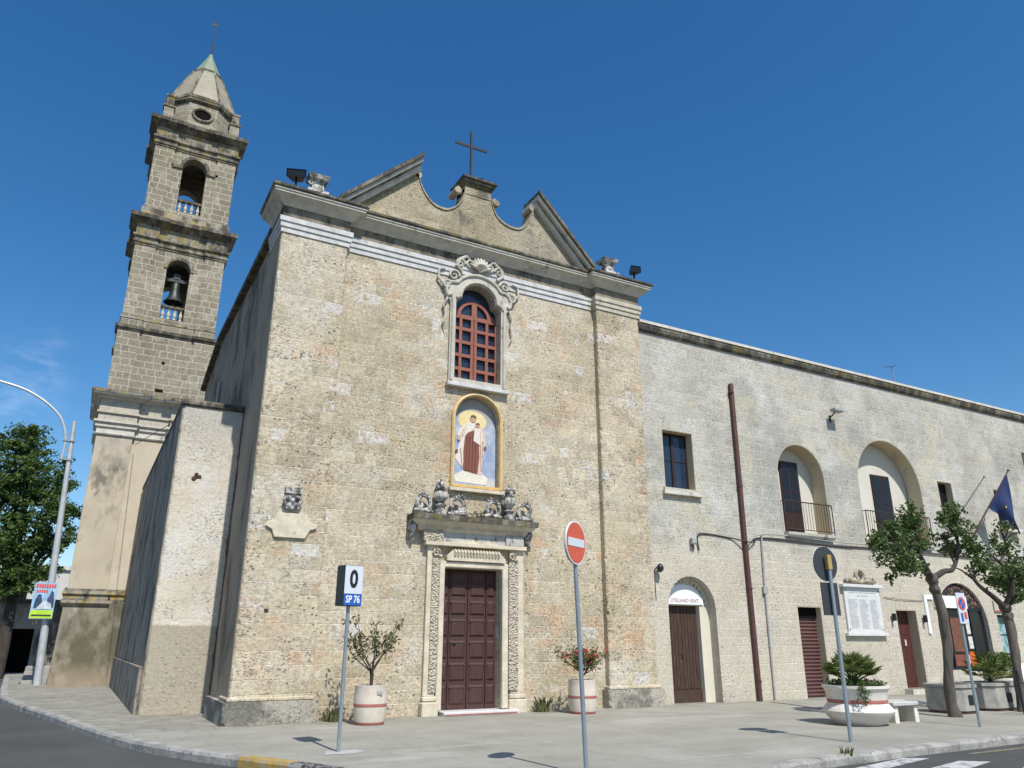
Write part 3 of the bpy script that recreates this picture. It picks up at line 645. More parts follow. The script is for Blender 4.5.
mb = MB(); mb.tube([(x, YF - .1, z) for (x, z) in catmull([(9.2, 8.1), (9.2, 10.35), (9.36, 10.52), (9.4, 10.74), (9.28, 10.92), (9.08, 10.96), (8.96, 11.1), (8.72, 11.24), (8.41, 11.3), (8.1, 11.24), (7.86, 11.1), (7.74, 10.96), (7.54, 10.92), (7.42, 10.74), (7.46, 10.52), (7.62, 10.35), (7.62, 8.1)], 4)], .045, 8); mb.build('outer_moulding', M['white_stone'], SUR, smooth=True)
MB().box(7.5, 9.35, YF - .16, YF - .0035, 7.95, 8.06).build('window_sill', M['band'], CH, bevel=.01)
# crest of shell and scrolls over the window
mb = MB()
for c, r_, sg, a0 in (((7.62, 11.14), .17, 1, 0), ((9.2, 11.14), .17, -1, math.pi), ((7.8, 11.55), .15, 1, 0), ((9.02, 11.55), .15, -1, math.pi), ((7.42, 10.82), .13, 1, 1), ((9.42, 10.82), .13, -1, 2), ((8.1, 11.62), .14, -1, 0), ((8.72, 11.62), .14, 1, math.pi)):
    mb.tube(spiral(c, r_, 1.4, YF - .11, 0, sg, a0), [.045 - .025 * i / 26 for i in range(27)], 7)
for k in range(9):
    a_ = R(25 + k * 130 / 8); mb.tube([(8.41, YF - .1, 11.42), (8.41 + .2 * math.cos(a_), YF - .2, 11.42 + .2 * math.sin(a_)), (8.41 + .36 * math.cos(a_), YF - .14, 11.42 + .4 * math.sin(a_))], [.02, .055, .04], 6)
for s_ in (-1, 1):
    mb.tube([(8.41 + s_ * q[0], YF - .1, q[1]) for q in ((.55, 11.3), (.72, 11.45), (.62, 11.68), (.42, 11.82), (.3, 11.72))], [.05, .06, .055, .05, .03], 7)
    mb.tube([(8.41 + s_ * q[0], YF - .08, q[1]) for q in ((.95, 10.45), (1.06, 10.2), (1.0, 9.95), (1.06, 9.7), (.98, 9.5))], [.03, .04, .03, .03, .012], 7)
    mb.tube([(8.41 + s_ * q[0], YF - .08, q[1]) for q in ((1.08, 10.8), (1.25, 11.0), (1.22, 11.25), (1.05, 11.3))], [.035, .035, .03, .015], 7)
mb.build('scroll_crest', M['white_stone'], SUR, smooth=True)
# glazing
gy = YF + .21
FR = MB(); FR.prism([(7.66, 8.15), (9.16, 8.15), (9.16, 11.1), (7.66, 11.1)], gy + .08, gy + .1).build('window_glass', M['glass_blue'], CH)
WF = MB()
cols = [7.72, 7.76, 7.97, 8.03, 8.27, 8.32, 8.5, 8.55, 8.8, 8.86, 9.06, 9.1]
xs = [(7.70, 7.755), (7.965, 8.05), (8.315, 8.505), (8.77, 8.855), (9.065, 9.12)]
for (a, b) in xs: WF.box(a, b, gy, gy + .075, 8.15, 10.1)
zr = [8.15, 8.54, 8.93, 9.32, 9.71, 10.06]
for k, zz in enumerate(zr): WF.box(7.70, 9.12, gy - .004, gy + .07, zz, zz + (.09 if 0 < k < 5 else .12))
ao = [(8.41 + .50 * math.cos(math.pi * i / 16), 10.18 + .46 * math.sin(math.pi * i / 16)) for i in range(17)]
ai = [(8.41 + .41 * math.cos(math.pi * i / 16), 10.18 + .37 * math.sin(math.pi * i / 16)) for i in range(17)]
WF.prism(ao + ai[::-1], gy, gy + .075); WF.box(8.33, 8.49, gy + .003, gy + .07, 10.18, 10.6); WF.prism([(7.72, 10.18), (7.95, 10.18), (8.0, 10.4)], gy + .002, gy + .07); WF.prism([(9.1, 10.18), (8.87, 10.18), (8.82, 10.4)], gy + .002, gy + .07)
WF.build('window_frame', M['win_wood'], CH)
MB().box(8.4, 8.42, gy - .01, gy - .004, 8.2, 10.1).build('window_frame_seam', M['dk_wood'], CH)
# niche with painted figure
NF = MB(); NF.prism(arch(7.71, 9.19, 5.3, 7.12, 24), YF - .07, YF - .003, holes=[arch(7.80, 9.10, 5.38, 7.12, 24)]); NFo = NF.build('niche_frame', M['gold'], CH, bevel=.015)
mb = MB(); mb.tube([(x, YF - .075, z) for (x, z) in [(9.145, 5.32)] + arch(7.755, 9.145, 5.32, 7.12, 24)[2:] + [(7.755, 5.32)]], .022, 8); mb.build('niche_beading', M['gold_pale'], NFo, smooth=True)
MB().box(7.66, 9.24, YF - .14, YF - .0035, 5.19, 5.28).build('niche_sill', M['portal'], CH, bevel=.01)
mb = MB(); mb.prism(arch(7.82, 9.08, 5.4, 7.12, 24), YF + .15, YF + .5, holes=[]); 
t = NT('painted_sky'); k = t.ramp(t.noise(3, 4, .6), [(.32, (.22, .28, .42)), (.5, (.33, .39, .50)), (.66, (.52, .52, .50))]); k = t.mix(t.step(t.xyz()[2], 6.9, 7.35), k, (.34, .33, .31)); pm = t.fin(k, .8)  # upper part greyed to paint the niche shadow into the picture
PB = mb.build('painting', pm, CH)
def flat(poly, lay, name, mat): MB().prism(poly, YF + .15 - .004 * lay, YF + .15 - .004 * lay + .0038).build(name, mat, PB)
pc = lambda px, py: (7.84 + (px - 130) / (385 - 130) * 1.22, 5.42 + (665 - py) / (665 - 88) * 2.31)
mcol = lambda n, c: m_simple(n, c, .85, var=.15, sc=14)
halo = mcol('halo_paint', (.70, .58, .30)); robe = mcol('brown_robe_paint', (.20, .075, .05)); mantle = mcol('white_mantle_paint', (.66, .60, .52)); skin = mcol('skin_paint', (.58, .36, .25)); cloudp = mcol('cloud_paint', (.66, .62, .52)); pink = mcol('pink_robe_paint', (.62, .46, .36))
def ell(cx, cy, rx, ry, n=20): return [pc(cx + rx * math.cos(2 * math.pi * i / n), cy + ry * math.sin(2 * math.pi * i / n)) for i in range(n)]
flat(ell(245, 235, 88, 70), 1, 'halo', halo)
flat([pc(*p) for p in ((140, 610), (190, 575), (300, 580), (345, 610), (330, 655), (150, 650))], 2, 'cloud', cloudp)
flat([pc(*p) for p in ((232, 240), (185, 280), (150, 345), (175, 350), (160, 430), (145, 500), (190, 560), (205, 400), (200, 340), (255, 290), (262, 250))], 3, 'mantle', mantle)
flat([pc(*p) for p in ((262, 250), (300, 270), (325, 330), (328, 390), (310, 470), (305, 590), (282, 590), (275, 400), (255, 300))], 4, 'mantle', pink)
flat([pc(*p) for p in ((215, 320), (250, 300), (285, 380), (290, 480), (278, 588), (195, 572), (192, 440), (200, 350))], 5, 'robe', robe)
flat(ell(247, 222, 17, 24), 6, 'face', skin); flat(ell(274, 262, 14, 17), 7, 'child_face', skin)
flat([pc(*p) for p in ((262, 280), (292, 285), (318, 350), (290, 395), (250, 370), (255, 310))], 8, 'child_gown', mantle)
flat(ell(165, 365, 10, 16), 9, 'hand', skin); flat(ell(322, 410, 8, 12), 9, 'hand', robe); flat(ell(150, 450, 9, 10), 9, 'scapular', robe)
fold = mcol('fold_paint', (.155, .06, .042)); hair = mcol('hair_paint', (.16, .09, .05))
for (xa, xb, yt) in ((212, 206, 345), (228, 222, 335), (246, 243, 330), (262, 262, 390)):
    flat([pc(xa, yt), pc(xa + 4, yt), pc(xb + 5, 572), pc(xb, 570)], 10, 'fold', fold)
for (xa, ya, xb, yb) in ((190, 290, 165, 350), (205, 275, 180, 345), (290, 300, 300, 560), (310, 330, 305, 470), (172, 420, 185, 545)):
    flat([pc(xa, ya), pc(xa + 5, ya), pc(xb + 5, yb), pc(xb, yb)], 10, 'fold', pink)
flat([pc(*p) for p in ((228, 225), (232, 200), (250, 194), (264, 204), (266, 225), (258, 208), (240, 206))], 10, 'hair', hair)
flat([pc(*p) for p in ((262, 258), (268, 246), (282, 246), (288, 258), (276, 252))], 10, 'hair', hair)
for (ex, ey) in ((241, 219), (253, 219), (270, 260), (279, 260)): flat(ell(ex, ey, 2.2, 1.8, 8), 11, 'eye', hair)
for (ex, ey) in ((247, 234), (274, 270)): flat(ell(ex, ey, 4, 1.5, 8), 11, 'mouth', fold)
# portal
PO = MB().box(7.15, 7.44, YF - .1, YF - .003, .42, 3.86).build('portal_jamb', M['portal'], CH, bevel=.01)
MB().box(9.42, 9.80, YF - .1, YF - .003, .42, 3.86).build('portal_jamb', M['portal'], CH, bevel=.01)
MB().box(7.27, 7.45, YF - .135, YF - .101, .5, 3.5).build('carved_strip', M['carve_fine'], CH)
MB().box(9.36, 9.62, YF - .135, YF - .101, .5, 3.5).build('carved_strip', M['carve_fine'], CH)
fo = [(7.46, .1), (7.6, .1), (7.6, 3.3), (9.17, 3.3), (9.17, .1), (9.34, .1), (9.34, 3.45), (7.46, 3.45)]
MB().prism(fo, YF - .15, YF - .003).build('door_surround', M['portal'], CH, bevel=.02)
for a, b in ((7.1, 7.5), (9.34, 9.84)):
    MB().box(a, b, YF - .22, YF - .003, -.02, .3).build('portal_base', M['portal'], CH, bevel=.025); MB().box(a + .03, b - .03, YF - .18, YF - .003, .3, .42).build('portal_base', M['portal'], CH, bevel=.03)
mb = MB(); mb.prism([(7.62, 3.46), (9.22, 3.46), (9.22, 3.55), (9.05, 3.72), (7.79, 3.72), (7.62, 3.55)], YF - .2, YF - .003); 
for k in range(15): mb.tube([(7.82 + k * .085, YF - .22, 3.58), (7.84 + k * .085, YF - .24, 3.66), (7.82 + k * .085, YF - .21, 3.73)], [.02, .035, .02], 6)
mb.build('carved_lintel', M['portal'], CH)
for a in (7.27, 9.36):
    mb = MB(); mb.tube(spiral((a + .09, 3.63), .1, 1.3, YF - .14, 0, 1), .03, 6); mb.ball((a + .2, YF - .13, 3.55), .06, 8); mb.build('scroll_bracket', M['carve_fine'], CH, smooth=True)
MB().box(7.05, 9.84, YF - .2, YF - .003, 3.8, 3.9).build('portal_architrave', M['portal'], CH, bevel=.01)
MB().box(7.0, 9.74, YF - .14, YF - .003, 3.9, 4.14).build('portal_frieze', M['portal_grey'], CH, bevel=.005)
for a, b in ((7.0, 7.5), (9.25, 9.74)): MB().box(a - .01, b + .01, YF - .2, YF - .141, 3.905, 4.135).build('frieze_block', M['carve_fine'] if a < 8 else M['portal_grey'], CH)
MB().box(7.9, 9.0, YF - .155, YF - .141, 3.9, 3.96).build('frieze_tablet', M['portal'], CH)
pth = [(6.92, YF), (6.92, YF - .12), (9.76, YF - .12), (9.76, YF)]
mb = MB(); mb.sweep([(-.1, 4.14), (.03, 4.14), (.08, 4.2), (.1, 4.26), (.2, 4.3), (.26, 4.38), (-.1, 4.38)], pth); mb.build('portal_cornice', M['portal'], CH)
mb = MB()
for k in range(41): mb.box(6.9 + k * .07, 6.935 + k * .07, YF - .23, YF - .195, 4.2, 4.265)
mb.build('dentils', M['portal'], CH)
mb = MB(); mb.sweep([(-.1, 4.38), (.3, 4.38), (.31, 4.5), (.22, 4.53), (-.1, 4.53)], pth); mb.build('portal_cornice_capping', M['trim_dark'], CH)
for xx in (6.7, 9.93):
    mb = MB(); mb.tube([(xx, YF - .12, 4.36), (xx, YF - .16, 4.2), (xx - .02, YF - .1, 4.05), (xx + .04, YF - .12, 3.9)], [.07, .1, .08, .03], 8); mb.build('scroll_bracket', M['carving'], CH, smooth=True)
# urns with scrolls standing over the portal
def urn_group(cx):
    y = YF - .16
    g = MB(); g.lathe([(.15, 0), (.15, .1), (.1, .14), (.09, .2), (.16, .24), (.1, .27), (.06, .31), (.10, .35), (.17, .42), (.185, .5), (.16, .57), (.11, .6), (.14, .63)], cx, y, 4.53, 16)
    u = g.build('urn', M['carving'], CH, smooth=True)
    f = MB()
    for k in range(16): f.ball((cx + random.uniform(-.13, .13), y + random.uniform(-.1, .1), 5.2 + random.uniform(-.03, .16)), random.uniform(.035, .06), 6, jit=.2)
    f.ball((cx, y, 5.42), .045, 6); f.build('flower_bunch', M['carving'], u)
    r = MB()
    for k in range(12): a = k * math.pi / 6; r.tube([(cx + .08 * math.cos(a), y + .08 * math.sin(a), 4.88), (cx + .175 * math.cos(a), y + .175 * math.sin(a), 4.97), (cx + .18 * math.cos(a), y + .18 * math.sin(a), 5.05)], .018, 5)
    r.build('gadroons', M['white_stone'], u)
    for s_ in (-1, 1):
        w = MB()
        P = catmull([(cx + s_ * .2, 4.6), (cx + s_ * .32, 4.62), (cx + s_ * .28, 4.78), (cx + s_ * .34, 4.94), (cx + s_ * .5, 4.98), (cx + s_ * .62, 4.86), (cx + s_ * .6, 4.72), (cx + s_ * .5, 4.7), (cx + s_ * .5, 4.8)], 4)
        w.tube([(p[0], y, p[1]) for p in P], [.03 + .028 * math.sin(math.pi * i / (len(P) - 1)) for i in range(len(P))], 7)
        w.tube([(p[0] + s_ * .03, y - .055, p[1] + .02) for p in P[4:22]], .013, 5)
        for k in range(6):
            q = P[8 + k * 2]; w.tube([(q[0], y - .02, q[1]), (q[0] + s_ * .03, y - .07, q[1] + .06), (q[0] + s_ * .07, y - .04, q[1] + .1)], [.018, .022, .006], 5)
        w.tube([(cx + s_ * .68, y, 4.6), (cx + s_ * .6, y - .05, 4.62), (cx + s_ * .42, y - .06, 4.6), (cx + s_ * .3, y, 4.57)], [.06, .07, .06, .05], 7)
        for k in range(4): w.ball((cx + s_ * (.3 + .1 * k), y - .05, 4.6 + .03 * (k % 2)), .05, 6, jit=.2)
        w.build('volute', M['carving'], CH, smooth=True)
urn_group(7.42); urn_group(9.33)
mb = MB(); 
for k in range(16): mb.ball((8.05 + k * .04, YF - .02, 4.56 + random.random() * .18), .06, 6, jit=.3)
mb.build('rubble_stonework', M['pediment'], CH)
# door
DY = YF + .22
DR = MB().box(7.55, 9.22, DY, DY + .06, .08, 3.35).build('door', M['door'], CH)
rows = [(.2, .62), (.72, 1.12), (1.22, 1.62), (1.72, 2.12), (2.22, 2.55), (2.66, 2.95), (3.0, 3.26)]
for sgn in (-1, 1):
    for (a, b) in ((.06, .46), (.53, .74)):
        for (z0, z1) in rows:
            xa, xb = sorted((8.385 + sgn * a, 8.385 + sgn * b))
            mb = MB(); mb.add([(xa, DY - .004, z0), (xb, DY - .004, z0), (xb, DY - .004, z1), (xa, DY - .004, z1), (xa + .04, DY - .035, z0 + .04), (xb - .04, DY - .035, z0 + .04), (xb - .04, DY - .035, z1 - .04), (xa + .04, DY - .035, z1 - .04)],
                              [(0, 1, 5, 4), (1, 2, 6, 5), (2, 3, 7, 6), (3, 0, 4, 7), (4, 5, 6, 7)])
            mb.build('door_panel', M['door'], DR)
    for (z0, z1) in rows[:-1]:
        xa, xb = sorted((8.385 + sgn * .05, 8.385 + sgn * .47)); MB().box(xa, xb, DY - .045, DY - .036, z1 - .05, z1 - .025).build('door_moulding', M['door_hi'], DR)
for xx in (8.385, 8.385 - .5, 8.385 + .5): MB().box(xx - .008, xx + .008, DY - .01, DY - .0045, .1, 3.3).build('door_seam', M['interior'], DR)
mb = MB(); mb.ball((8.05, DY - .05, 1.55), .03, 8); mb.box(7.99, 8.03, DY - .04, DY - .036, 1.5, 1.56); mb.build('door_handle', M['dkiron'], DR)
MB().box(7.6, 9.55, YF - .32, DY + .1, -.02, .085).build('door_step', M['marble'], CH, bevel=.008)
MB().box(7.61, 9.5, YF - .335, YF - .321, .015, .04).build('step_edge', M['pot_red'], CH)
# coat of arms and tablet on the left pilaster
mb = MB(); mb.prism([(3.27, 3.98), (3.33, 4.08), (3.45, 4.1), (3.5, 4.28), (4.14, 4.28), (4.24, 4.1), (4.4, 4.06), (4.4, 3.98), (4.25, 3.93), (4.15, 3.74), (3.48, 3.74), (3.42, 3.9)], YP - .06, YP - .003); mb.build('stone_tablet', M['portal'], CH, bevel=.012)
mb = MB(); mb.box(3.62, 3.98, YP - .16, YP - .003, 4.7, 4.84); mb.prism([(3.64, 4.7), (3.96, 4.7), (3.98, 4.5), (3.92, 4.36), (3.68, 4.36), (3.62, 4.5)], YP - .1, YP - .003)
for q in ((3.7, 4.62), (3.9, 4.62), (3.8, 4.55), (3.72, 4.45), (3.88, 4.45)): mb.ball((q[0], YP - .11, q[1]), .06, 7, jit=.15)
for s_ in (-1, 1): mb.tube([(3.8 + s_ * .14, YP - .08, 4.68), (3.8 + s_ * .19, YP - .1, 4.55), (3.8 + s_ * .12, YP - .09, 4.38)], .035, 6)
mb.build('coat_of_arms', M['carving'], CH, smooth=False)
MB().box(3.44, 3.53, YP - .012, YP + .02, 2.18, 2.25).build('rust_plate', M['iron'], CH)

# ------------------------------------------------------------------ side aisle
AI = thing('side_aisle', (2.3, 20.45, 0), 'low whitewashed side aisle block standing left of the church front', 'building')
rough_edge_box(1.585, 3.07, 20.45, 33.96, -.05, 7.38, M['aisle'], 'wall', AI, .12, .018, .03)
rough_edge_box(1.555, 1.583, 20.475, 33.97, -.05, 7.38, M['aisle_side'], 'shaded_stained_side_face', AI, .15, .004, .0)  # thin added face, streaked, with shade painted into its colour
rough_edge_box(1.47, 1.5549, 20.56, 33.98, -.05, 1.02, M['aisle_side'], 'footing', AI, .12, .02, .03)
mb = MB(); mb.sweep([(-.3, 7.38), (.03, 7.38), (.06, 7.42), (.06, 7.5), (.02, 7.56), (-.3, 7.6)], [(1.59, 33.9), (1.59, 20.45), (3.09, 20.45)]); mb.build('coping', M['trim_dark'], AI)
MB().box(1.7, 3.07, 20.6, 33.9, 7.3, 7.58).build('roof', M['trim_dark'], AI)
mb = MB()
for k in range(5): mb.ball((2.13 + random.uniform(-.08, .08), 20.45, 5.55 + random.uniform(-.07, .07)), .06, 7, sq=(1, .3, .8), jit=.3)
mb.build('iron_anchor', M['iron'], AI)

# ------------------------------------------------------------------ bell tower
TC, TY = 1.56, 34.0
TW = thing('bell_tower', (TC, TY, 0), 'tall grey brown stone bell tower with two arched belfry storeys and pointed cap', 'bell tower')
def ring(half, pw=0, pd=0, cy=None):
    cy = cy if cy is not None else TY + 1.95
    a = half + pd; b = a - pw
    if not pw: return [(TC - half, cy - half), (TC + half, cy - half), (TC + half, cy + half), (TC - half, cy + half)]
    P = []
    for q in range(4):
        for (u, v) in ((-a, -a), (-b, -a), (-b, -half), (b, -half), (b, -a)):
            c, s = [(1, 0), (0, 1), (-1, 0), (0, -1)][q]
            P.append((TC + u * c - v * s, cy + u * s + v * c))
    return P
def tsweep(prof, rng, mat, name): mb = MB(); mb.sweep(prof, rng, True); return mb.build(name, mat, TW)
TCY = TY + 1.95
def solid(rng, z0, z1, mat, name):
    mb = MB(); mb.prism(rng, z0, z1, f=lambda u, v, d: (u, v, d)); return mb.build(name, mat, TW)
# foot and base
mb = MB(); b0, b1 = 2.12, 2.05
mb.add([(TC - b0, TCY - b0 - .05, -.05), (TC + b0, TCY - b0 - .05, -.05), (TC + b0, TCY + b0, -.05), (TC - b0, TCY + b0, -.05), (TC - b1, TCY - b1, 3.0), (TC + b1, TCY - b1, 3.0), (TC + b1, TCY + b1, 3.0), (TC - b1, TCY + b1, 3.0)], [(0, 1, 5, 4), (1, 2, 6, 5), (2, 3, 7, 6), (3, 0, 4, 7), (4, 5, 6, 7), (0, 3, 2, 1)]); mb.build('foot', M['tfoot'], TW)
solid(ring(1.9), 2.9, 11.0, M['tbase_wall'], 'base_wall')
mb = MB()
for sx in (-1, 1):
    for sy in (-1, 1):
        xa, xb = sorted((TC + sx * 2.02, TC + sx * .68)); ya, yb = sorted((TCY + sy * 2.02, TCY + sy * .68)); mb.box(xa, xb, ya, yb, 3.4, 9.6)
mb.build('base_pilasters', M['tbase'], TW, bevel=.02)
rb = ring(1.9, 1.34, .12)
tsweep([(-.3, 2.85), (.06, 2.85), (.16, 2.95), (.16, 3.05), (.08, 3.1), (.08, 3.22), (.15, 3.28), (.13, 3.4), (.02, 3.48), (-.3, 3.5)], rb, M['trim_ledge'], 'base_ledge')
tsweep([(-.3, 9.5), (.05, 9.5), (.08, 9.55), (.03, 9.6), (.03, 9.78), (.1, 9.84), (.1, 9.95), (.18, 10.02), (.18, 10.1), (.02, 10.12), (-.3, 10.12)], rb, M['trim_grey'], 'capital')
tsweep([(-.3, 10.12), (.05, 10.12), (.05, 10.4), (.12, 10.42), (.12, 10.5), (.06, 10.52), (.06, 11.0), (-.3, 11.0)], rb, M['band_cream'], 'entablature')
tsweep([(-.3, 11.0), (.1, 11.0), (.2, 11.08), (.38, 11.14), (.4, 11.2), (-.3, 11.2)], rb, M['trim_grey'], 'base_cornice')
tsweep([(-.3, 11.2), (.42, 11.2), (.44, 11.3), (.35, 11.36), (-.3, 11.4)], rb, M['trim_ledge'], 'base_cornice_capping')
# plain stage
s1 = ring(1.88, .85, .07)
solid(s1, 11.3, 14.3, M['tower'], 'plain_stage')
tsweep([(-.2, 14.14), (.02, 14.14), (.05, 14.2), (.1, 14.26), (.12, 14.38), (-.2, 14.42)], s1, M['trim_dark'], 'string_course')
solid(ring(1.84, .85, .07), 14.38, 14.78, M['tower'], 'parapet_base')
tsweep([(-.2, 14.74), (.03, 14.74), (.03, 14.82), (-.2, 14.84)], ring(1.84, .85, .07), M['trim_ledge'], 'sill_course')
def belfry(z0, z1, half, xa, xb, sill, spring, name):
    for q in range(4):
        c, s = [(1, 0), (0, 1), (-1, 0), (0, -1)][q]
        f = lambda u, v, d, c=c, s=s: (TC + u * c - (-half + d) * s, TCY + u * s + (-half + d) * c, v)
        mb = MB(); hw = half - (.0 if q % 2 == 0 else .5)
        mb.prism([(-hw, z0), (hw, z0), (hw, z1), (-hw, z1)], 0, .5, f=f, holes=[arch(xa, xb, sill, spring, 16)]); mb.build('belfry_wall', M['tower'], TW)
        ro = arch(xa - .14, xb + .14, spring, spring, 16)[2:]; ri = arch(xa, xb, spring, spring, 16)[2:]
        mb = MB(); mb.prism(ro + ri[::-1], -.05, -.001, f=f); mb.build('arch_moulding', M['trim_tower'], TW)
        for (a, b) in ((xa - .5, xa - .001), (xb + .001, xb + .5)):
            if name == 'upper':
                mb = MB(); mb.prism(rect(a, b, spring - .13, spring + .0), -.07, -.002, f=f); mb.build('impost', M['trim_tower'], TW)
        # balustrade
        mb = MB(); mb.prism(rect(xa + .002, xb - .002, sill + .62, sill + .72), .1, .3, f=f); bo = mb.build('balustrade', M['trim_dark'], TW); mb = MB(); mb.prism(rect(xa + .002, xb - .002, sill, sill + .08), .1, .3, f=f); mb.build('lower_rail', M['trim_dark'], bo)
        for k in range(4):
            u = xa + (xb - xa) * (k + .5) / 4; p = f(u, sill, .2); mb = MB(); mb.lathe([(.07, .08), (.07, .14), (.045, .18), (.085, .28), (.075, .36), (.035, .48), (.05, .56), (.07, .62)], p[0], p[1], sill, 10); mb.build('baluster', M['band_cream'], bo, smooth=True)
    pil = MB()
    for sx in (-1, 1):
        for sy in (-1, 1):
            xa_, xb_ = sorted((TC + sx * (half + .07), TC + sx * (half - .78))); ya_, yb_ = sorted((TCY + sy * (half + .07), TCY + sy * (half - .78)))
            P = MB(); P.box(xa_, xb_, ya_, yb_, z0, z1); P.build('belfry_pilaster', M['tower'], TW)
    MB().box(TC - half + .1, TC + half - .1, TCY - half + .1, TCY + half - .1, z1 - .15, z1).build('belfry_ceiling', M['frieze'], TW)
    MB().box(TC - half + .1, TC + half - .1, TCY - half + .1, TCY + half - .1, z0 - .1, z0 + .03).build('belfry_floor', M['frieze'], TW)
belfry(14.8, 18.9, 1.82, -.46, .52, 15.0, 17.45, 'lower')
def entab(z, half, big=True):
    rg = ring(half, .85, .07)
    tsweep([(-.3, z), (.04, z), (.04, z + .05), (.09, z + .1), (.09, z + .18), (.05, z + .2), (.05, z + .3), (.14, z + .38), (.14, z + .46), (-.3, z + .5)], rg, M['trim_tower'], 'capital')
    tsweep([(-.3, z + .45), (.05, z + .45), (.05, z + 1.0), (-.3, z + 1.0)], rg, M['trim_tower'], 'entablature')
    tsweep([(-.3, z + 1.0), (.08, z + 1.0), (.2, z + 1.1), (.32, z + 1.2), (.36, z + 1.22), (.38, z + 1.4), (-.3, z + 1.45)], rg, M['trim_dark'], 'cornice')
    tsweep([(-.3, z + 1.4), (.3, z + 1.4), (.1, z + 1.5), (-.3, z + 1.52)], rg, M['trim_ledge'], 'cornice_capping')
entab(18.3, 1.82)
belfry(19.78, 24.3, 1.73, -.5, .56, 20.45, 22.82, 'upper')
tsweep([(-.2, 19.7), (.09, 19.7), (.09, 20.2), (.02, 20.26), (-.2, 20.26)], ring(1.73, .85, .07), M['trim_ledge'], 'blocking_course')
entab(23.6, 1.73)
# lantern drum and cap
def octo(r, rot=22.5): return [(TC + r * math.cos(R(rot + 45 * k)), TCY + r * math.sin(R(rot + 45 * k))) for k in range(8)]
solid(octo(1.72), 24.95, 26.85, M['tower'], 'drum')
mb = MB(); mb.sweep([(-.2, 26.6), (.03, 26.6), (.12, 26.72), (.12, 26.85), (-.2, 26.95)], octo(1.72), True); mb.build('drum_cornice', M['trim_dark'], TW)
mb = MB(); mb.sweep([(-.2, 26.86), (.14, 26.86), (.14, 27.02), (-.2, 27.06)], octo(1.72), True); mb.build('drum_cornice', M['trim_tower'], TW)
mb = MB(); fy = TCY - 1.72 * math.cos(R(22.5))
mb.tube([(TC + .44 * math.cos(2 * math.pi * i / 24), fy - .03, 26.0 + .33 * math.sin(2 * math.pi * i / 24)) for i in range(25)], .07, 8); mb.build('oculus_frame', M['trim_tower'], TW, smooth=True)
mb = MB(); mb.prism([(TC + .38 * math.cos(2 * math.pi * i / 24), 26.0 + .27 * math.sin(2 * math.pi * i / 24)) for i in range(24)], fy - .02, fy + .0); mb.build('oculus_opening', M['interior'], TW)
t = NT('glazed_cap'); k = t.ramp(t.noise(1.6, 5, .62), [(.3, (.25, .22, .155)), (.7, (.34, .30, .22))])
zz = t.xyz()[2]; k = t.mix(t.M('MULTIPLY', t.step(t.M('ADD', zz, t.M('MULTIPLY', t.noise(1.4, 4, .6, scale=(2, 2, .5)), 3.5)), 30.1, 31.7), .6), k, (.12, .23, .15))
k = t.mix(t.M('MULTIPLY', t.step(t.noise(3, 5, .65, off=6), .6, .7), .5), k, (.12, .11, .09)); M['cap'] = t.fin(k, .7, t.bump(t.noise(9, 4), .3, .02))
mb = MB(); rr_ = [(1.76, 27.05), (1.6, 27.35), (1.36, 27.95), (1.07, 28.65), (.72, 29.45)]
vs = []; fs = []
for (r_, z_) in rr_: vs += [(p[0], p[1], z_) for p in octo(r_)]
for i in range(len(rr_) - 1):
    for k in range(8): k2 = (k + 1) % 8; fs.append((i * 8 + k, i * 8 + k2, (i + 1) * 8 + k2, (i + 1) * 8 + k))
fs.append(tuple(range(32, 40))); mb.add(vs, fs); CAP = mb.build('cap', M['cap'], TW)
mb = MB()
for k in range(8): mb.tube([(octo(r_ * 1.0)[k][0], octo(r_ * 1.0)[k][1], z_) for (r_, z_) in rr_], .055, 6)
mb.build('cap_ribs', M['trim_tower'], CAP)
tsweep([(-.1, 29.4), (.06, 29.4), (.06, 29.5), (-.1, 29.52)], octo(.7), M['trim_dark'], 'cap_ring')
mb = MB(); rr2 = [(.7, 29.5), (.36, 30.25), (.14, 30.75), (.1, 30.95)]
vs = []; fs = []
for (r_, z_) in rr2: vs += [(p[0], p[1], z_) for p in octo(r_)]
for i in range(len(rr2) - 1):
    for k in range(8): k2 = (k + 1) % 8; fs.append((i * 8 + k, i * 8 + k2, (i + 1) * 8 + k2, (i + 1) * 8 + k))
fs.append(tuple(range(24, 32))); mb.add(vs, fs); mb.build('cap_tip', M['cap'], TW)
mb = MB(); mb.tube([(TC, TCY, 30.9), (TC, TCY, 31.9)], .035, 6); mb.tube([(TC, TCY, 31.9), (TC - .02, TCY, 33.3)], [.02, .012], 6); mb.box(TC - .16, TC + .1, TCY - .01, TCY + .01, 32.9, 33.05); mb.build('lightning_rod', M['iron'], TW)
for sx in (-1, 1):
    for sy in (-1, 1):
        cx_, cy_ = TC + sx * 1.5, TCY + sy * 1.5
        mb = MB(); mb.box(cx_ - .22, cx_ + .22, cy_ - .22, cy_ + .22, 24.95, 25.9); pr = mb.build('corner_pinnacle', M['tower'], TW)
        mb = MB(); mb.sweep([(-.1, 25.88), (.05, 25.88), (.05, 25.98), (-.1, 26.0)], [(cx_ - .22, cy_ - .22), (cx_ + .22, cy_ - .22), (cx_ + .22, cy_ + .22), (cx_ - .22, cy_ + .22)], True); mb.box(cx_ - .17, cx_ + .17, cy_ - .17, cy_ + .17, 25.97, 26.5); mb.box(cx_ - .2, cx_ + .2, cy_ - .2, cy_ + .2, 26.5, 26.6); mb.build('pinnacle_capping', M['trim_tower'], pr)
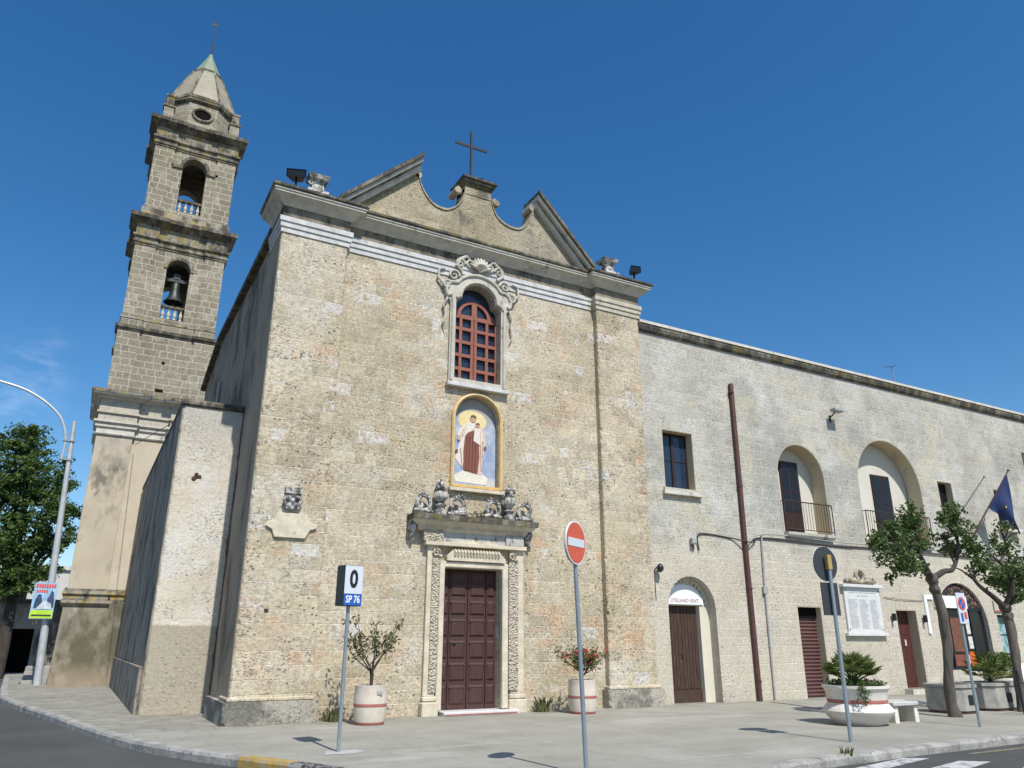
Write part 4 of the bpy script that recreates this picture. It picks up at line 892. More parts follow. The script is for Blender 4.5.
for q in ((TC + .0, 12.9), (TC + .0, 11.65)):
    MB().box(q[0] - .06 - (.1 if q[1] < 12 else 0), q[0] + .06 + (.1 if q[1] < 12 else 0), TCY - 1.895, TCY - 1.87, q[1], q[1] + .12).build('putlog_hole', M['interior'], TW)
BL = thing('church_bell', (TC + .03, TCY - 1.3, 16.3), 'dark bronze bell hanging in the lower belfry arch of the tower', 'bell')
mb = MB(); mb.lathe([(.05, .98), (.13, .96), (.17, .88), (.19, .6), (.24, .3), (.34, .1), (.42, 0), (.38, 0), (.3, .1), (.05, .3)], TC + .03, TCY - 1.3, 16.05, 20); mb.build('bell_body', M['bronze'], BL, smooth=True)
mb = MB(); mb.box(TC - .44, TC + .5, TCY - 1.38, TCY - 1.22, 17.06, 17.22); mb.box(TC - .12, TC + .18, TCY - 1.4, TCY - 1.2, 17.2, 17.45); mb.build('yoke', M['bronze'], BL)
mb = MB(); mb.tube([(TC + .03, TCY - 1.3, 16.6), (TC + .03, TCY - 1.3, 15.98)], .03, 6); mb.ball((TC + .03, TCY - 1.3, 15.97), .07, 8); mb.build('clapper', M['bronze'], BL)
# ------------------------------------------------------------------ town hall range to the right
YH = 17.15
TH = thing('town_hall', (30, YH, 0), 'long two storey pale stone hall with arched balconies right of the church', 'building')
a1 = arch(19.4, 21.65, 4.95, 6.84, 20); a2_ = arch(23.4, 26.95, 4.95, 6.92, 24)
w1 = rect(14.62, 15.82, 5.93, 7.72)
lun = [(14.52, -.05)] + []
def darch(x0, x1, zs, n=16, rise=None):
    c = (x0 + x1) / 2; r = (x1 - x0) / 2
    return [(c - r * math.cos(math.pi * i / n), zs + (rise or r) * math.sin(math.pi * i / n)) for i in range(n + 1)]
outer = [(13.88, -.05), (14.46, -.05)] + darch(14.46, 16.22, 2.52) + [(16.22, -.05), (19.6, -.05), (19.6, 2.67), (20.68, 2.67), (20.68, -.05), (24.36, -.05), (24.36, 2.66), (25.46, 2.66), (25.46, -.05), (26.6, -.05)] + darch(26.6, 29.62, 2.17, 20) + [(29.62, -.05), (60, -.05), (60, 10.9), (13.88, 10.9)]
upw = [rect(28.02, 28.92, 5.95, 7.47), rect(31.7, 32.6, 5.95, 7.5), rect(35.4, 36.3, 5.95, 7.5), rect(34.4, 35.2, 8.2, 9.35)]
w5 = rect(30.24, 31.1, 1.15, 2.6)
mb = MB(); mb.prism(outer, YH, YH + .62, holes=[a1, a2_, w1, w5] + upw); mb.build('front_wall', M['hall'], TH)
MB().box(13.9, 60, YH + .9, 30, -.05, 10.9).build('hall_body', M['arch_in'], TH)
mb = MB(); mb.sweep([(-.3, 10.78), (.04, 10.78), (.1, 10.84), (.14, 10.95), (.14, 11.03), (-.3, 11.03)], [(13.88, YH), (60, YH)]); mb.build('eaves_moulding', M['trim_dark'], TH)
mb = MB(); mb.sweep([(-.5, 11.03), (.17, 11.03), (.17, 11.12), (.1, 11.16), (-.5, 11.18)], [(13.885, YH), (60, YH)]); mb.build('eaves_coping', M['trim_grey'], TH)
MB().box(13.9, 60, YH + .4, 29.9, 10.9, 11.14).build('roof', M['trim_dark'], TH)
def liner(outer_, inner_, y0=.006, y1=.6): MB().prism(outer_, YH + y0, YH + y1, holes=[inner_]).build('reveal', M['reveal'], TH)
for (xa, xb, za, zs, kk) in ((19.4, 21.65, 4.95, 6.84, 20), (23.4, 26.95, 4.95, 6.92, 24)): liner(arch(xa + .001, xb - .001, za + .001, zs, kk), arch(xa + .022, xb - .022, za + .01, zs, kk), y1=.54)
for (xa, xb, za, zb) in ((14.62, 15.82, 5.93, 7.72), (28.02, 28.92, 5.95, 7.47), (31.7, 32.6, 5.95, 7.5), (35.4, 36.3, 5.95, 7.5), (19.6, 20.68, -.03, 2.67), (24.36, 25.46, -.03, 2.66)): liner(rect(xa + .001, xb - .001, za + .001, zb - .001), rect(xa + .02, xb - .02, za + .012, zb - .02))
# back walls inside recesses
def recess(x0, x1, z0, z1, d, mat, name='recess_wall'): return MB().box(x0 - .1, x1 + .1, YH + d, YH + .88, z0 - .1, z1 + .1).build(name, mat, TH)
def window(x0, x1, z0, z1, d, leafs=2, mat=None, glass=None):
    mb = MB(); y = YH + d; w = .055
    mb.box(x0, x0 + w, y, y + .05, z0, z1); mb.box(x1 - w, x1, y, y + .05, z0, z1); mb.box(x0 + w, x1 - w, y, y + .05, z0, z0 + .08); mb.box(x0 + w, x1 - w, y, y + .05, z1 - .07, z1)
    c = (x0 + x1) / 2
    if leafs == 2: mb.box(c - .045, c + .045, y - .01, y + .05, z0 + .08, z1 - .07)
    fr = mb.build('window', mat or M['dk_wood'], TH); MB().box(x0 + .02, x1 - .02, y + .03, y + .045, z0 + .02, z1 - .02).build('pane', glass or M['glass_blue'], fr)
    mb = MB()
    mb.box(x0 + w, x1 - w, y + .012, y + .03, z0 + (z1 - z0) * .5, z0 + (z1 - z0) * .5 + .03); mb.build('glazing_bar', mat or M['dk_wood'], fr)
    return fr
window(14.62, 15.82, 5.93, 7.72, .28)
MB().box(14.5, 15.98, YH - .13, YH - .002, 5.72, 5.84).build('window_sill', M['trim_grey'], TH, bevel=.01); MB().box(14.55, 15.93, YH - .07, YH - .002, 5.84, 5.93).build('window_sill', M['hall'], TH)
mb = MB(); 
def ring_prism(a, b): return a
mb.prism(arch(19.2, 21.85, 4.6, 6.84, 20), YH + .55, YH + .62); mb.build('recess_wall', M['arch_in'], TH)
mb = MB(); mb.prism(arch(23.2, 27.15, 4.6, 6.92, 24), YH + .6, YH + .64); mb.build('recess_wall', M['arch_in'], TH)
def balcony_door(xa, xb, z0, z1, y):
    d = MB().box(xa, xb, y - .05, y - .002, z0, z1).build('balcony_door', M['dk_wood'], TH)
    c = (xa + xb) / 2
    for (p, q) in ((xa + .07, c - .04), (c + .04, xb - .07)):
        MB().box(p, q, y - .056, y - .051, z0 + .75, z1 - .08).build('pane', M['glass_dark'], d); MB().box(p, q, y - .06, y - .0555, z0 + .12, z0 + .65).build('door_panel', M['dk_wood'], d)
        MB().box(p, q, y - .066, y - .0605, z0 + 1.45, z0 + 1.48).build('glazing_bar', M['dk_wood'], d)
balcony_door(20.08, 20.96, 4.97, 7.46, YH + .55); balcony_door(24.9, 25.93, 4.97, 7.5, YH + .6)
def balcony(xa, xb, z0):
    s = MB(); s.sweep([(-.3, z0 - .14), (.1, z0 - .14), (.16, z0 - .08), (.18, z0), (-.3, z0)], [(xa, YH), (xb, YH)]); s.build('balcony_slab', M['trim_grey'], TH)
    rl = MB(); y = YH - .12
    rl.tube([(xa, y, z0 + 1.0), (xb, y, z0 + 1.0)], .02, 6); rl.tube([(xa, y, z0 + .1), (xb, y, z0 + .1)], .015, 6); rl.tube([(xa, y, z0), (xa, y, z0 + 1.0)], .018, 6); rl.tube([(xb, y, z0), (xb, y, z0 + 1.0)], .018, 6); rl.tube([(xa, y, z0 + 1.0), (xa, YH, z0 + 1.0)], .015, 6); rl.tube([(xb, y, z0 + 1.0), (xb, YH, z0 + 1.0)], .015, 6)
    ro = rl.build('railing', M['iron'], TH); n = int((xb - xa) / .12); b = MB()
    for k in range(1, n): b.tube([(xa + (xb - xa) * k / n, y, z0 + .1), (xa + (xb - xa) * k / n, y, z0 + 1.0)], .0085, 5)
    b.build('railing_bars', M['iron'], ro)
balcony(19.42, 21.66, 4.95); balcony(23.4, 26.95, 4.95)
for (x0, x1, z0, z1) in [(28.02, 28.92, 5.95, 7.47), (31.7, 32.6, 5.95, 7.5), (35.4, 36.3, 5.95, 7.5)]: window(x0, x1, z0, z1, .25, glass=M['glass_dark']); 
MB().box(34.35, 35.25, YH + .02, YH + .1, 8.2, 9.35).build('shutter', M['shutter'], TH)
MB().box(31.5, 32.8, YH - .25, YH - .002, 5.78, 5.93).build('window_sill', M['trim_grey'], TH, bevel=.01)
# arched doorway with lunette
mb = MB(); mb.prism([(14.3, -.05), (14.62, -.05), (14.62, 2.6), (15.86, 2.6), (15.86, -.05), (16.4, -.05), (16.4, 3.6), (14.3, 3.6)], YH + .3, YH + .6); mb.build('doorway_surround', M['cream'], TH)
od = MB().box(14.6, 15.9, YH + .46, YH + .52, -.02, 2.62).build('old_door', M['old_door'], TH)
for (a, b) in ((14.66, 15.22), (15.26, 15.84)):
    for k in range(5): MB().box(a + k * (b - a) / 5 + .006, a + (k + 1) * (b - a) / 5 - .006, YH + .445, YH + .459, .36, 2.58).build('door_board', M['old_door'], od)
MB().box(14.62, 15.86, YH + .42, YH + .459, .0, .32).build('door_rail', M['old_door'], od)
mb = MB(); mb.tube([(15.2, YH + .43, 1.15), (15.2, YH + .4, 1.2), (15.2, YH + .43, 1.3)], .012, 5); mb.build('door_handle', M['dkiron'], od)
mb = MB(); mb.prism(darch(14.5, 16.0, 2.63, 20, .56), YH + .26, YH + .298); LU = mb.build('lunette_panel', M['white_p'], TH)
tb = text_mb('OTELIANO VENT', .14, lambda x, y, z: (15.29 + x, YH + .257 - z, 2.73 + y), .002, sx=.98); tb.build('lettering', M['pot_red'], LU)
s_ = 'DONNA DEL CARMINE'; nS = len(s_)
cc_ = (15.3, 2.5); rr_t = .79
for i, ch in enumerate(s_):
    if ch == ' ': continue
    a = math.pi * (1 - (i + .7) / (nS + .4)); 
    def f(x, y, z, a=a): 
        ca, sa = math.cos(a), math.sin(a); rx = rr_t + y; return (cc_[0] + rx * ca + x * sa, YH + .296 - z, cc_[1] + rx * sa - x * ca)
    text_mb(ch, .13, f, .002).build('letter', M['sign_back'], TH)
# roller shutter
sh = MB(); n = 22
sh.box(19.55, 20.75, YH + .27, YH + .3, -.02, 2.67); SHO = sh.build('roller_shutter', M['shutter'], TH)
sl_ = MB()
for k in range(n): z0 = .02 + k * .107; sl_.tube([(19.58, YH + .27, z0 + .05), (20.7, YH + .27, z0 + .05)], .035, 6)
sl_.build('shutter_slats', M['shutter'], SHO, smooth=True); MB().box(19.58, 20.7, YH + .2, YH + .265, 2.33, 2.67).build('lintel_shade_box', M['interior'], SHO)  # dark box added over the slats to paint in the lintel's shade
# red door
rd = MB().box(24.34, 25.5, YH + .34, YH + .4, .16, 2.68).build('red_door', M['red_door'], TH)
for k in range(3): MB().box(24.46, 25.34, YH + .33, YH + .339, .3 + k * .78, .98 + k * .78).build('door_panel', M['red_door'], rd)
MB().box(25.05, 25.12, YH + .31, YH + .329, 1.5, 1.7).build('door_handle', M['marble'], rd); MB().box(24.75, 24.82, YH + .322, YH + .329, 1.15, 1.3).build('letter_slot', M['grey_pipe'], rd)
MB().box(24.2, 25.6, YH - .3, YH + .5, -.02, .165).build('door_step', M['trim_grey'], TH, bevel=.01)
# shop front in the big arch
MB().box(26.5, 29.7, YH + .55, YH + .6, -.05, 3.8).build('shop_interior', M['interior'], TH)
mb = MB(); mb.box(26.6, 28.75, YH + .05, YH + .5, -.05, .7); mb.build('shop_stall_riser', M['hall'], TH)
sf = MB()
for (a, b) in ((26.6, 26.68), (27.35, 27.41), (28.7, 28.8)): sf.box(a, b, YH + .1, YH + .16, .7, 2.8)
sf.box(26.6, 28.8, YH + .09, YH + .17, .7, .78); sf.box(26.6, 29.6, YH + .09, YH + .17, 2.72, 2.82); SF = sf.build('shop_window', M['dkiron'], TH)
MB().box(26.62, 29.58, YH + .14, YH + .15, .78, 3.6).build('pane', M['glass_dark'], SF)
pcs = [('poster', 26.75, 27.2, .82, 1.15, (.5, .06, .03)), ('poster', 27.0, 27.35, 2.3, 2.6, (.25, .45, .6)), ('poster', 27.5, 28.05, 1.3, 2.45, (.16, .06, .03)), ('poster', 27.45, 28.0, .82, 1.2, (.22, .06, .035)), ('poster', 28.05, 28.3, .85, 1.2, (.6, .56, .5)), ('poster', 28.32, 28.7, .82, 1.3, (.55, .11, .01)), ('poster', 28.4, 28.62, 1.9, 2.25, (.6, .58, .5)), ('poster', 28.4, 28.65, 1.4, 1.82, (.62, .6, .55)), ('poster', 28.15, 28.6, 2.35, 2.65, (.45, .42, .33)), ('poster', 26.7, 26.95, 1.3, 1.5, (.5, .5, .48)), ('poster', 27.05, 27.25, 1.55, 1.7, (.4, .25, .1))]
for i, (nm, a, b, c, d, col) in enumerate(pcs): MB().box(a, b, YH + .125 - i * .0005, YH + .138, c, d).build(nm, m_simple('poster_print', col, .5, var=.5, sc=14), SF)
t = NT('fan_grille'); vv = t.voro(9); k = t.mix(t.step(vv, .3, .5), (.22, .11, .08), (.02, .015, .015)); fm = t.fin(k, .8)
mb = MB(); mb.prism(darch(26.7, 29.52, 2.83, 16, .74), YH + .1, YH + .13); mb.build('fanlight_grille', fm, TH)
MB().box(26.5, 28.4, YH - .06, YH - .003, 2.78, 3.2).build('shop_sign', M['white_p'], TH)
# blank white sign board in an L shape left of the arch
mb = MB(); mb.prism([(25.95, 1.9), (26.1, 1.9), (26.1, 3.05), (26.45, 3.05), (26.45, 3.2), (25.95, 3.2)], YH - .05, YH - .003); mb.build('shop_sign', M['white_p'], TH)
window(30.24, 31.1, 1.15, 2.6, .2, 1, M['dk_wood'], m_simple('window_poster', (.32, .45, .55), .4, var=.5, sc=3, dirt=((.08, .25, .1), 3, .5, .55, .8)))
MB().box(30.1, 31.2, YH - .06, YH - .003, 2.72, 3.1).build('small_sign', M['band_cream'], TH); MB().box(30.12, 31.2, YH - .062, YH - .0605, 2.72, 2.76).build('small_sign_stripe', M['red'], TH)
# pipes and cables on the wall
mb = MB(); mb.tube([(17.6, YH - .07, 9.62), (17.6, YH - .08, 9.5), (17.56, YH - .08, 4.5), (17.56, YH - .08, -.02)], .075, 10); DP = mb.build('downpipe', M['rust_pipe'], TH, smooth=True)
mb = MB()
for zz in (9.3, 6.2, 3.1, .5): mb.lathe([(.088, 0), (.088, .06)], 17.57, YH - .08, zz, 12)
mb.build('pipe_collars', M['rust_pipe'], DP)
mb = MB(); mb.tube([(18.32, YH - .04, 4.75), (18.24, YH - .04, 3.1), (18.2, YH - .04, -.02)], .032, 8); mb.build('conduit', M['grey_pipe'], TH); MB().box(18.14, 18.32, YH - .09, YH - .002, 3.0, 3.2).build('conduit_box', M['grey_pipe'], TH)
def cable(P, r_, mat, name, label, grp=None):
    mb = MB(); mb.tube(catmull(P, 6), r_, 5); o = mb.build(name, mat); return tag(o, label, 'cable', grp)
cable([(15.72, YH - .04, 4.15), (15.68, YH - .05, 4.5), (15.9, YH - .03, 4.66), (17.0, YH - .03, 4.6), (17.6, YH - .18, 4.5), (18.0, YH - .04, 4.52), (18.4, YH - .04, 4.68), (22, YH - .03, 4.62), (24, YH - .04, 4.66), (34, YH - .04, 4.6)], .02, M['iron'], 'wall_cable', 'brown cable running along the hall wall at first floor level')
cable([(17.7, YH - .09, 4.42), (18.4, YH - .09, 4.8), (22, YH - .08, 4.76), (26, YH - .09, 4.8), (34, YH - .09, 4.72)], .022, M['grey_pipe'], 'wall_cable', 'thin grey cable just above the brown one on the hall wall')
cable([(23.8, YH - .02, 3.05), (24.6, YH - .03, 3.0), (25.9, YH - .02, 2.98)], .009, M['rust_pipe'], 'wall_cable', 'thin reddish cable above the small red door')
cable([(2.2, 20.38, 7.5), (1.5, 26.5, 8.2), (1.0, 33.8, 9.2)], .012, M['dkiron'], 'wall_cable', 'thin cable sagging from the side aisle to the bell tower')
def bracket_light(x, z, name, label):
    g = thing(name, (x, YH, z), label, 'floodlight'); mb = MB(); mb.box(x - .09, x + .09, YH - .16, YH - .02, z - .09, z + .1); mb.build('housing', M['grey_pipe'], g, bevel=.02); mb = MB(); mb.tube([(x, YH, z - .1), (x, YH - .1, z - .2)], .02, 6); mb.build('bracket', M['iron'], g)
bracket_light(15.48, 4.4, 'junction_lamp', 'grey junction lamp at the end of the wall cable above the arched door')
g = thing('floodlight', (22.35, YH, 9.3), 'small floodlight on a bracket high on the hall wall over the first balcony', 'floodlight')
mb = MB(); mb.box(22.15, 22.6, YH - .45, YH - .2, 9.3, 9.42); mb.build('housing', M['grey_pipe'], g, bevel=.02); mb = MB(); mb.tube([(22.35, YH, 9.15), (22.35, YH - .25, 9.3)], .025, 6); mb.box(22.3, 22.4, YH - .02, YH - .002, 9.0, 9.25); mb.build('bracket', M['iron'], g)
g = thing('wall_lantern', (14.12, YP + .1, 3.55), 'small black lantern on the hall wall left of the arched door', 'wall lamp')
mb = MB(); mb.lathe([(.03, 0), (.08, .03), (.1, .12), (.07, .2), (.02, .24)], 14.12, YH - .16, 3.45, 12); mb.build('lamp_head', M['sign_black'], g, smooth=True); MB().ball((14.13, YH - .2, 3.5), .045, 8).build('bulb', M['white_p'], g)
mb = MB(); mb.tube([(14.02, YH - .02, 3.52), (14.1, YH - .16, 3.66)], .018, 6); mb.tube([(14.02, YH - .02, 3.5), (14.03, YH - .015, 2.7)], .01, 5); mb.build('bracket', M['dkiron'], g)
# marble memorial tablet
pl = thing('memorial_tablet', (22.65, YH, 1.82), 'large white marble memorial tablet with three columns of names on the hall wall', 'memorial')
MB().box(21.78, 23.55, YH - .07, YH - .003, 1.9, 3.32).build('tablet_slab', M['marble'], pl, bevel=.01); MB().box(21.66, 23.66, YH - .17, YH - .003, 3.32, 3.42).build('top_moulding', M['marble'], pl, bevel=.01); MB().box(21.66, 23.66, YH - .13, YH - .003, 1.8, 1.9).build('bottom_moulding', M['marble'], pl, bevel=.01)
for cxi in range(3):
    mb = MB()
    for r_ in range(26):
        x = 21.93 + cxi * .53; L = random.uniform(.25, .4); z = 2.93 - r_ * .036; e = x
        while e < x + L: w = random.uniform(.03, .09); mb.box(e, e + w, YH - .074, YH - .0705, z, z + .018); e += w + .018
    mb.build('name_column', M['inscr'], pl)
mb = MB()
for (x, w, z) in ((22.0, 1.3, 3.14), (22.4, .5, 3.04)):
    e = x
    while e < x + w: q = random.uniform(.05, .12); mb.box(e, e + q, YH - .074, YH - .0705, z, z + .035); e += q + .03
mb.build('inscription', M['inscr'], pl)
mb = MB()
for (a, b) in ((21.84, 2.0), (23.48, 2.0), (21.84, 3.22), (23.48, 3.22)): mb.ball((a, YH - .075, b), .022, 6)
mb.build('studs', M['dkiron'], pl)
wr = thing('stone_wreath', (22.6, YH, 3.6), 'carved stone wreath with leafy branches above the marble memorial tablet', 'carving')
mb = MB(); mb.tube([(22.65 + .17 * math.cos(2 * math.pi * i / 16), YH - .08, 3.7 + .2 * math.sin(2 * math.pi * i / 16)) for i in range(17)], .055, 7)
for s_ in (-1, 1): mb.tube([(22.65, YH - .06, 3.5), (22.65 + s_ * .35, YH - .07, 3.55), (22.65 + s_ * .75, YH - .05, 3.5)], [.05, .08, .03], 6)
for k in range(24): mb.ball((22.65 + random.uniform(-.75, .75), YH - .07, 3.5 + random.uniform(0, .12)), .05, 5, jit=.3)
mb.build('wreath_carving', M['wreath_trim'], wr)
for (x, z, lab) in ((24.08, 2.45, 'small wall lantern left of the red door'), (25.75, 2.42, 'small dark wall lantern right of the red door')):
    g = thing('wall_lantern', (x, YH, z), lab, 'wall lamp'); mb = MB(); mb.box(x - .05, x + .05, YH - .16, YH - .06, z - .15, z + .08); mb.build('lamp_head', M['dkiron'], g); mb = MB(); mb.tube([(x, YH, z - .2), (x, YH - .1, z - .12)], .015, 5); mb.build('bracket', M['dkiron'], g)
# flags
def flagpole(base, tip, lab, flag=False):
    g = thing('flagpole', base, lab, 'flagpole', 'flagpoles on the hall'); b = Vector(base); t_ = Vector(tip)
    mb = MB(); mb.tube([b, t_], [.035, .022], 8); mb.ball(t_, .045, 8); mb.build('pole', M['rust_pipe'] if flag else M['grey_pipe'], g, smooth=True)
    MB().box(b.x - .12, b.x + .12, YH - .04, YH - .002, b.z - .12, b.z + .12).build('wall_bracket', M['iron'], g)
    if flag:
        mb = MB(); nu, nv = 14, 14; d = (b - t_).normalized(); L = 1.55; vs = []; fs = []
        for i in range(nu + 1):
            for j in range(nv + 1):
                u = i / nu; v = j / nv; p = t_ + d * (.15 + u * L)
                drop = v * (2.35 * (1 - u) + .35 * u)
                q = p + Vector((.10 * math.sin(v * 5 + u * 4) * v + v * (1 - u) * .12 , .14 * math.sin(v * 3 + u * 9) * v, -drop))
                q += Vector((u * v * .55 * (1 - v * .3), 0, 0)); vs.append(q)
        for i in range(nu):
            for j in range(nv): a = i * (nv + 1) + j; fs.append((a, a + 1, a + nv + 2, a + nv + 1))
        mb.add(vs, fs); fl = mb.build('flag_cloth', M['flag'], g, smooth=True)
        mb = MB()
        for (i, j) in ((6, 7),): p = vs[i * (nv + 1) + j]; mb.ball((p[0], p[1] - .02, p[2]), .05, 5, sq=(1, .2, 1))
        mb.build('star', M['yellow'], fl)
flagpole((28.55, YH - .05, 5.9), (29.0, 15.9, 7.5), 'bare grey flagpole slanting out from the hall wall')
flagpole((29.3, YH - .05, 5.2), (30.72, 15.9, 7.93), 'brown flagpole carrying a drooping dark blue flag with a yellow star', True)
g = thing('roof_antenna', (44, 20, 11.1), 'thin television antenna on the hall roof at the right', 'antenna')
mb = MB(); mb.tube([(37.5, 20, 11.1), (37.3, 20, 13.6)], .02, 5); mb.build('mast', M['grey_pipe'], g)
mb = MB(); mb.tube([(37.3, 19.7, 13.5), (37.3, 20.3, 13.6)], .015, 5); mb.tube([(37.1, 19.9, 13.3), (37.5, 20.1, 13.3)], .012, 5); mb.build('arms', M['grey_pipe'], g); g.location = (37.5, 20, 11.1)

# ------------------------------------------------------------------ loudspeakers on the church cornice
def speaker(c, ang, lab, w):
    g = thing('roof_floodlight', (c[0], c[1], 12.3), lab, 'floodlight'); ca, sa = math.cos(ang), math.sin(ang)
    mb = MB(); mb.T = lambda p: Vector((c[0] + p.x * ca - p.y * sa, c[1] + p.x * sa + p.y * ca, c[2] + p.z))
    mb.add([(-w, -.12, -.09), (w, -.12, -.09), (w, -.12, .13), (-w, -.12, .13), (-w * .5, .2, -.05), (w * .5, .2, -.05), (w * .5, .2, .07), (-w * .5, .2, .07)], [(4, 5, 1, 0), (5, 6, 2, 1), (6, 7, 3, 2), (7, 4, 0, 3), (4, 7, 6, 5)]); mb.build('housing', M['sign_black'], g)
    mb = MB(); mb.T = lambda p: Vector((c[0] + p.x * ca - p.y * sa, c[1] + p.x * sa + p.y * ca, c[2] + p.z)); mb.box(-w * .9, w * .9, -.1, -.09, -.08, .12); mb.build('face', M['glass_dark'], g)
    mb = MB(); mb.tube([(c[0], c[1] + .02, 12.28), (c[0], c[1] + .02, c[2] - .05)], .03, 6); mb.build('stand', M['dkiron'], g); mb = MB(); mb.ball((c[0], c[1] - .02, c[2] + .01), .035, 6); mb.T = None; mb.build('lamp', M['grey_pipe'], g)
speaker((3.12, 16.95, 12.72), -.35, 'black floodlight on the left corner of the church cornice', .24)
speaker((13.75, 16.95, 12.72), -.2, 'black floodlight on the right corner of the church cornice', .17)

# ------------------------------------------------------------------ signs and posts
def post(g, x, y, z1, r_=.03, tilt=(0, 0), mat='galv'):
    mb = MB(); mb.tube([(x, y, -.03), (x + tilt[0], y + tilt[1], z1)], r_, 12); return mb.build('post', M[mat], g, smooth=True)
def rotT(c, a): ca, sa = math.cos(a), math.sin(a); return lambda p: Vector((c[0] + p.x * ca - p.y * sa, c[1] + p.x * sa + p.y * ca, c[2] + p.z))
g = thing('distance_marker', (3.83, 12.43, 0), 'white and blue distance sign reading 0 and SP 76 on a grey post', 'road sign'); post(g, 3.83, 12.43, 2.3)
T = rotT((3.84, 12.43, 2.14), R(12)); mb = MB(); mb.T = T; mb.box(-.17, .17, -.1, .16, 0, .64); bx = mb.build('sign_box', M['sign_black'], g, bevel=.006)
mb = MB(); mb.T = T; mb.box(-.162, .162, -.106, -.101, .19, .632); mb.build('face', M['sign_grey'], bx)
mb = MB(); mb.T = T; mb.box(-.162, .162, -.106, -.101, .01, .185); mb.build('blue_band', M['blue'], bx)
tb = text_mb('0', .38, lambda x, y, z: T(Vector((x * .78, -.1095 - z, .41 + y))), .0025, off=.012); tb.build('numeral', M['sign_black'], bx)
tb = text_mb('SP 76', .155, lambda x, y, z: T(Vector((x * .74, -.1095 - z, .098 + y))), .0025, off=.0035); tb.build('lettering', M['white_p'], bx)
struct(sheet([(3.55, 12.2), (4.0, 12.15), (4.25, 12.35), (4.15, 12.55), (3.7, 12.6)], .004, 'pale_cement_patch', m_simple('pale_cement', (.38, .38, .36), .9)))

def disc_mb(T, r_, y0, y1, n=36):
    mb = MB(); mb.T = T; mb.prism([(r_ * math.cos(2 * math.pi * i / n), r_ * math.sin(2 * math.pi * i / n)) for i in range(n)], y0, y1); return mb
g = thing('no_entry_sign', (6.0, 8.9, 0), 'round red no entry sign with white bar on a grey post', 'road sign'); post(g, 6.0, 8.9, 2.75, .03, (-.1, 0))
T = rotT((5.885, 8.84, 2.9), R(29)); dd = disc_mb(T, .295, .0, .018).build('disc', M['white_p'], g); disc_mb(T, .278, -.004, -.001).build('red_face', M['red'], dd)
mb = MB(); mb.T = T; mb.box(-.24, .24, -.0085, -.005, -.055, .055); mb.build('white_bar', M['sign_grey'], dd); disc_mb(T, .3, .0185, .03).build('rear_plate', M['grey_pipe'], dd)
mb = MB(); mb.T = T; mb.box(-.12, .12, .031, .05, -.02, .02); mb.build('clamp', M['galv'], dd)
g = thing('sign_post_seen_from_behind', (11.87, 9.57, 0), 'grey post with the dark backs of a round sign and a panel', 'road sign')
g.name = 'road_sign'; post(g, 11.87, 9.57, 3.05, .035, (.02, 0))
T = rotT((11.89, 9.64, 2.97), R(0)); dd = disc_mb(T, .31, .0, .015).build('disc', M['sign_back'], g); disc_mb(T, .316, .0155, .02).build('disc_rim', M['white_p'], dd)
mb = MB(); mb.T = rotT((11.89, 9.62, 2.36), 0); mb.box(-.22, .22, 0, .015, -.3, .27); mb.build('panel', M['sign_back'], g)
mb = MB(); mb.box(11.83, 11.93, 9.53, 9.6, 2.86, 3.12); mb.build('yellow_clamp', M['brass'], g)
g = thing('no_parking_sign', (16.25, 9.97, 0), 'white no parking panel with blue disc on a grey post before the first tree', 'road sign'); post(g, 16.25, 9.97, 2.4, .03)
T = rotT((16.28, 9.91, 2.29), R(2)); mb = MB(); mb.T = T; mb.box(-.16, .16, 0, .015, -.31, .31); pn = mb.build('panel', M['sign_grey'], g)
T2 = rotT((16.28, 9.91, 2.38), R(2)); disc_mb(T2, .135, -.004, -.001).build('red_ring', M['red'], pn); disc_mb(T2, .10, -.008, -.0045).build('blue_disc', M['blue'], pn)
mb = MB(); mb.T = lambda p: T2(Vector((p.x * .707 - p.z * .707, p.y, p.x * .707 + p.z * .707))); mb.box(-.12, .12, -.0105, -.0085, -.018, .018); mb.build('red_bar', M['red'], pn)
mb = MB(); mb.T = T; mb.box(-.1, -.02, -.004, -.001, -.27, -.1); mb.build('blue_mark', M['blue'], pn); mb = MB(); mb.T = T; mb.box(.02, .12, -.004, -.001, -.22, -.08); mb.build('red_mark', M['red'], pn)

# ------------------------------------------------------------------ planters
def round_pot(x, y):
    g = thing('plant_pot', (x, y, 0), 'cream round concrete pot', 'plant pot', 'round concrete pots at the church wall')
    def L(prof, nm, mat): MB().lathe(prof, x, y, 0, 32).build(nm, mat, g, smooth=True)
    L([(.28, 0), (.29, .0), (.31, .03), (.31, .055)], 'base_band', M['pot_red'])
    L([(.305, .055), (.325, .16), (.335, .34)], 'pot_body', M['pot']); L([(.338, .34), (.341, .36), (.341, .385), (.338, .4)], 'middle_band', M['pot_red'])
    L([(.335, .4), (.335, .55), (.325, .7), (.33, .72), (.33, .75), (.29, .75), (.285, .68)], 'pot_body', M['pot']); L([(.0, .66), (.285, .66), (.285, .69), (.0, .7)], 'soil', M['soil'])
    return g
gp = round_pot(5.58, 16.15); gp['label'] = 'cream round concrete pot with red bands holding the thin olive shrub'
gp2 = copy_tree(gp, (10.86, 16.2, 0), 'cream round concrete pot with red bands and peeling paint holding red flowers')
MB().box(5.6, 5.72, 15.80, 15.815, .58, .64).build('label_plate', M['grey_pipe'], gp)
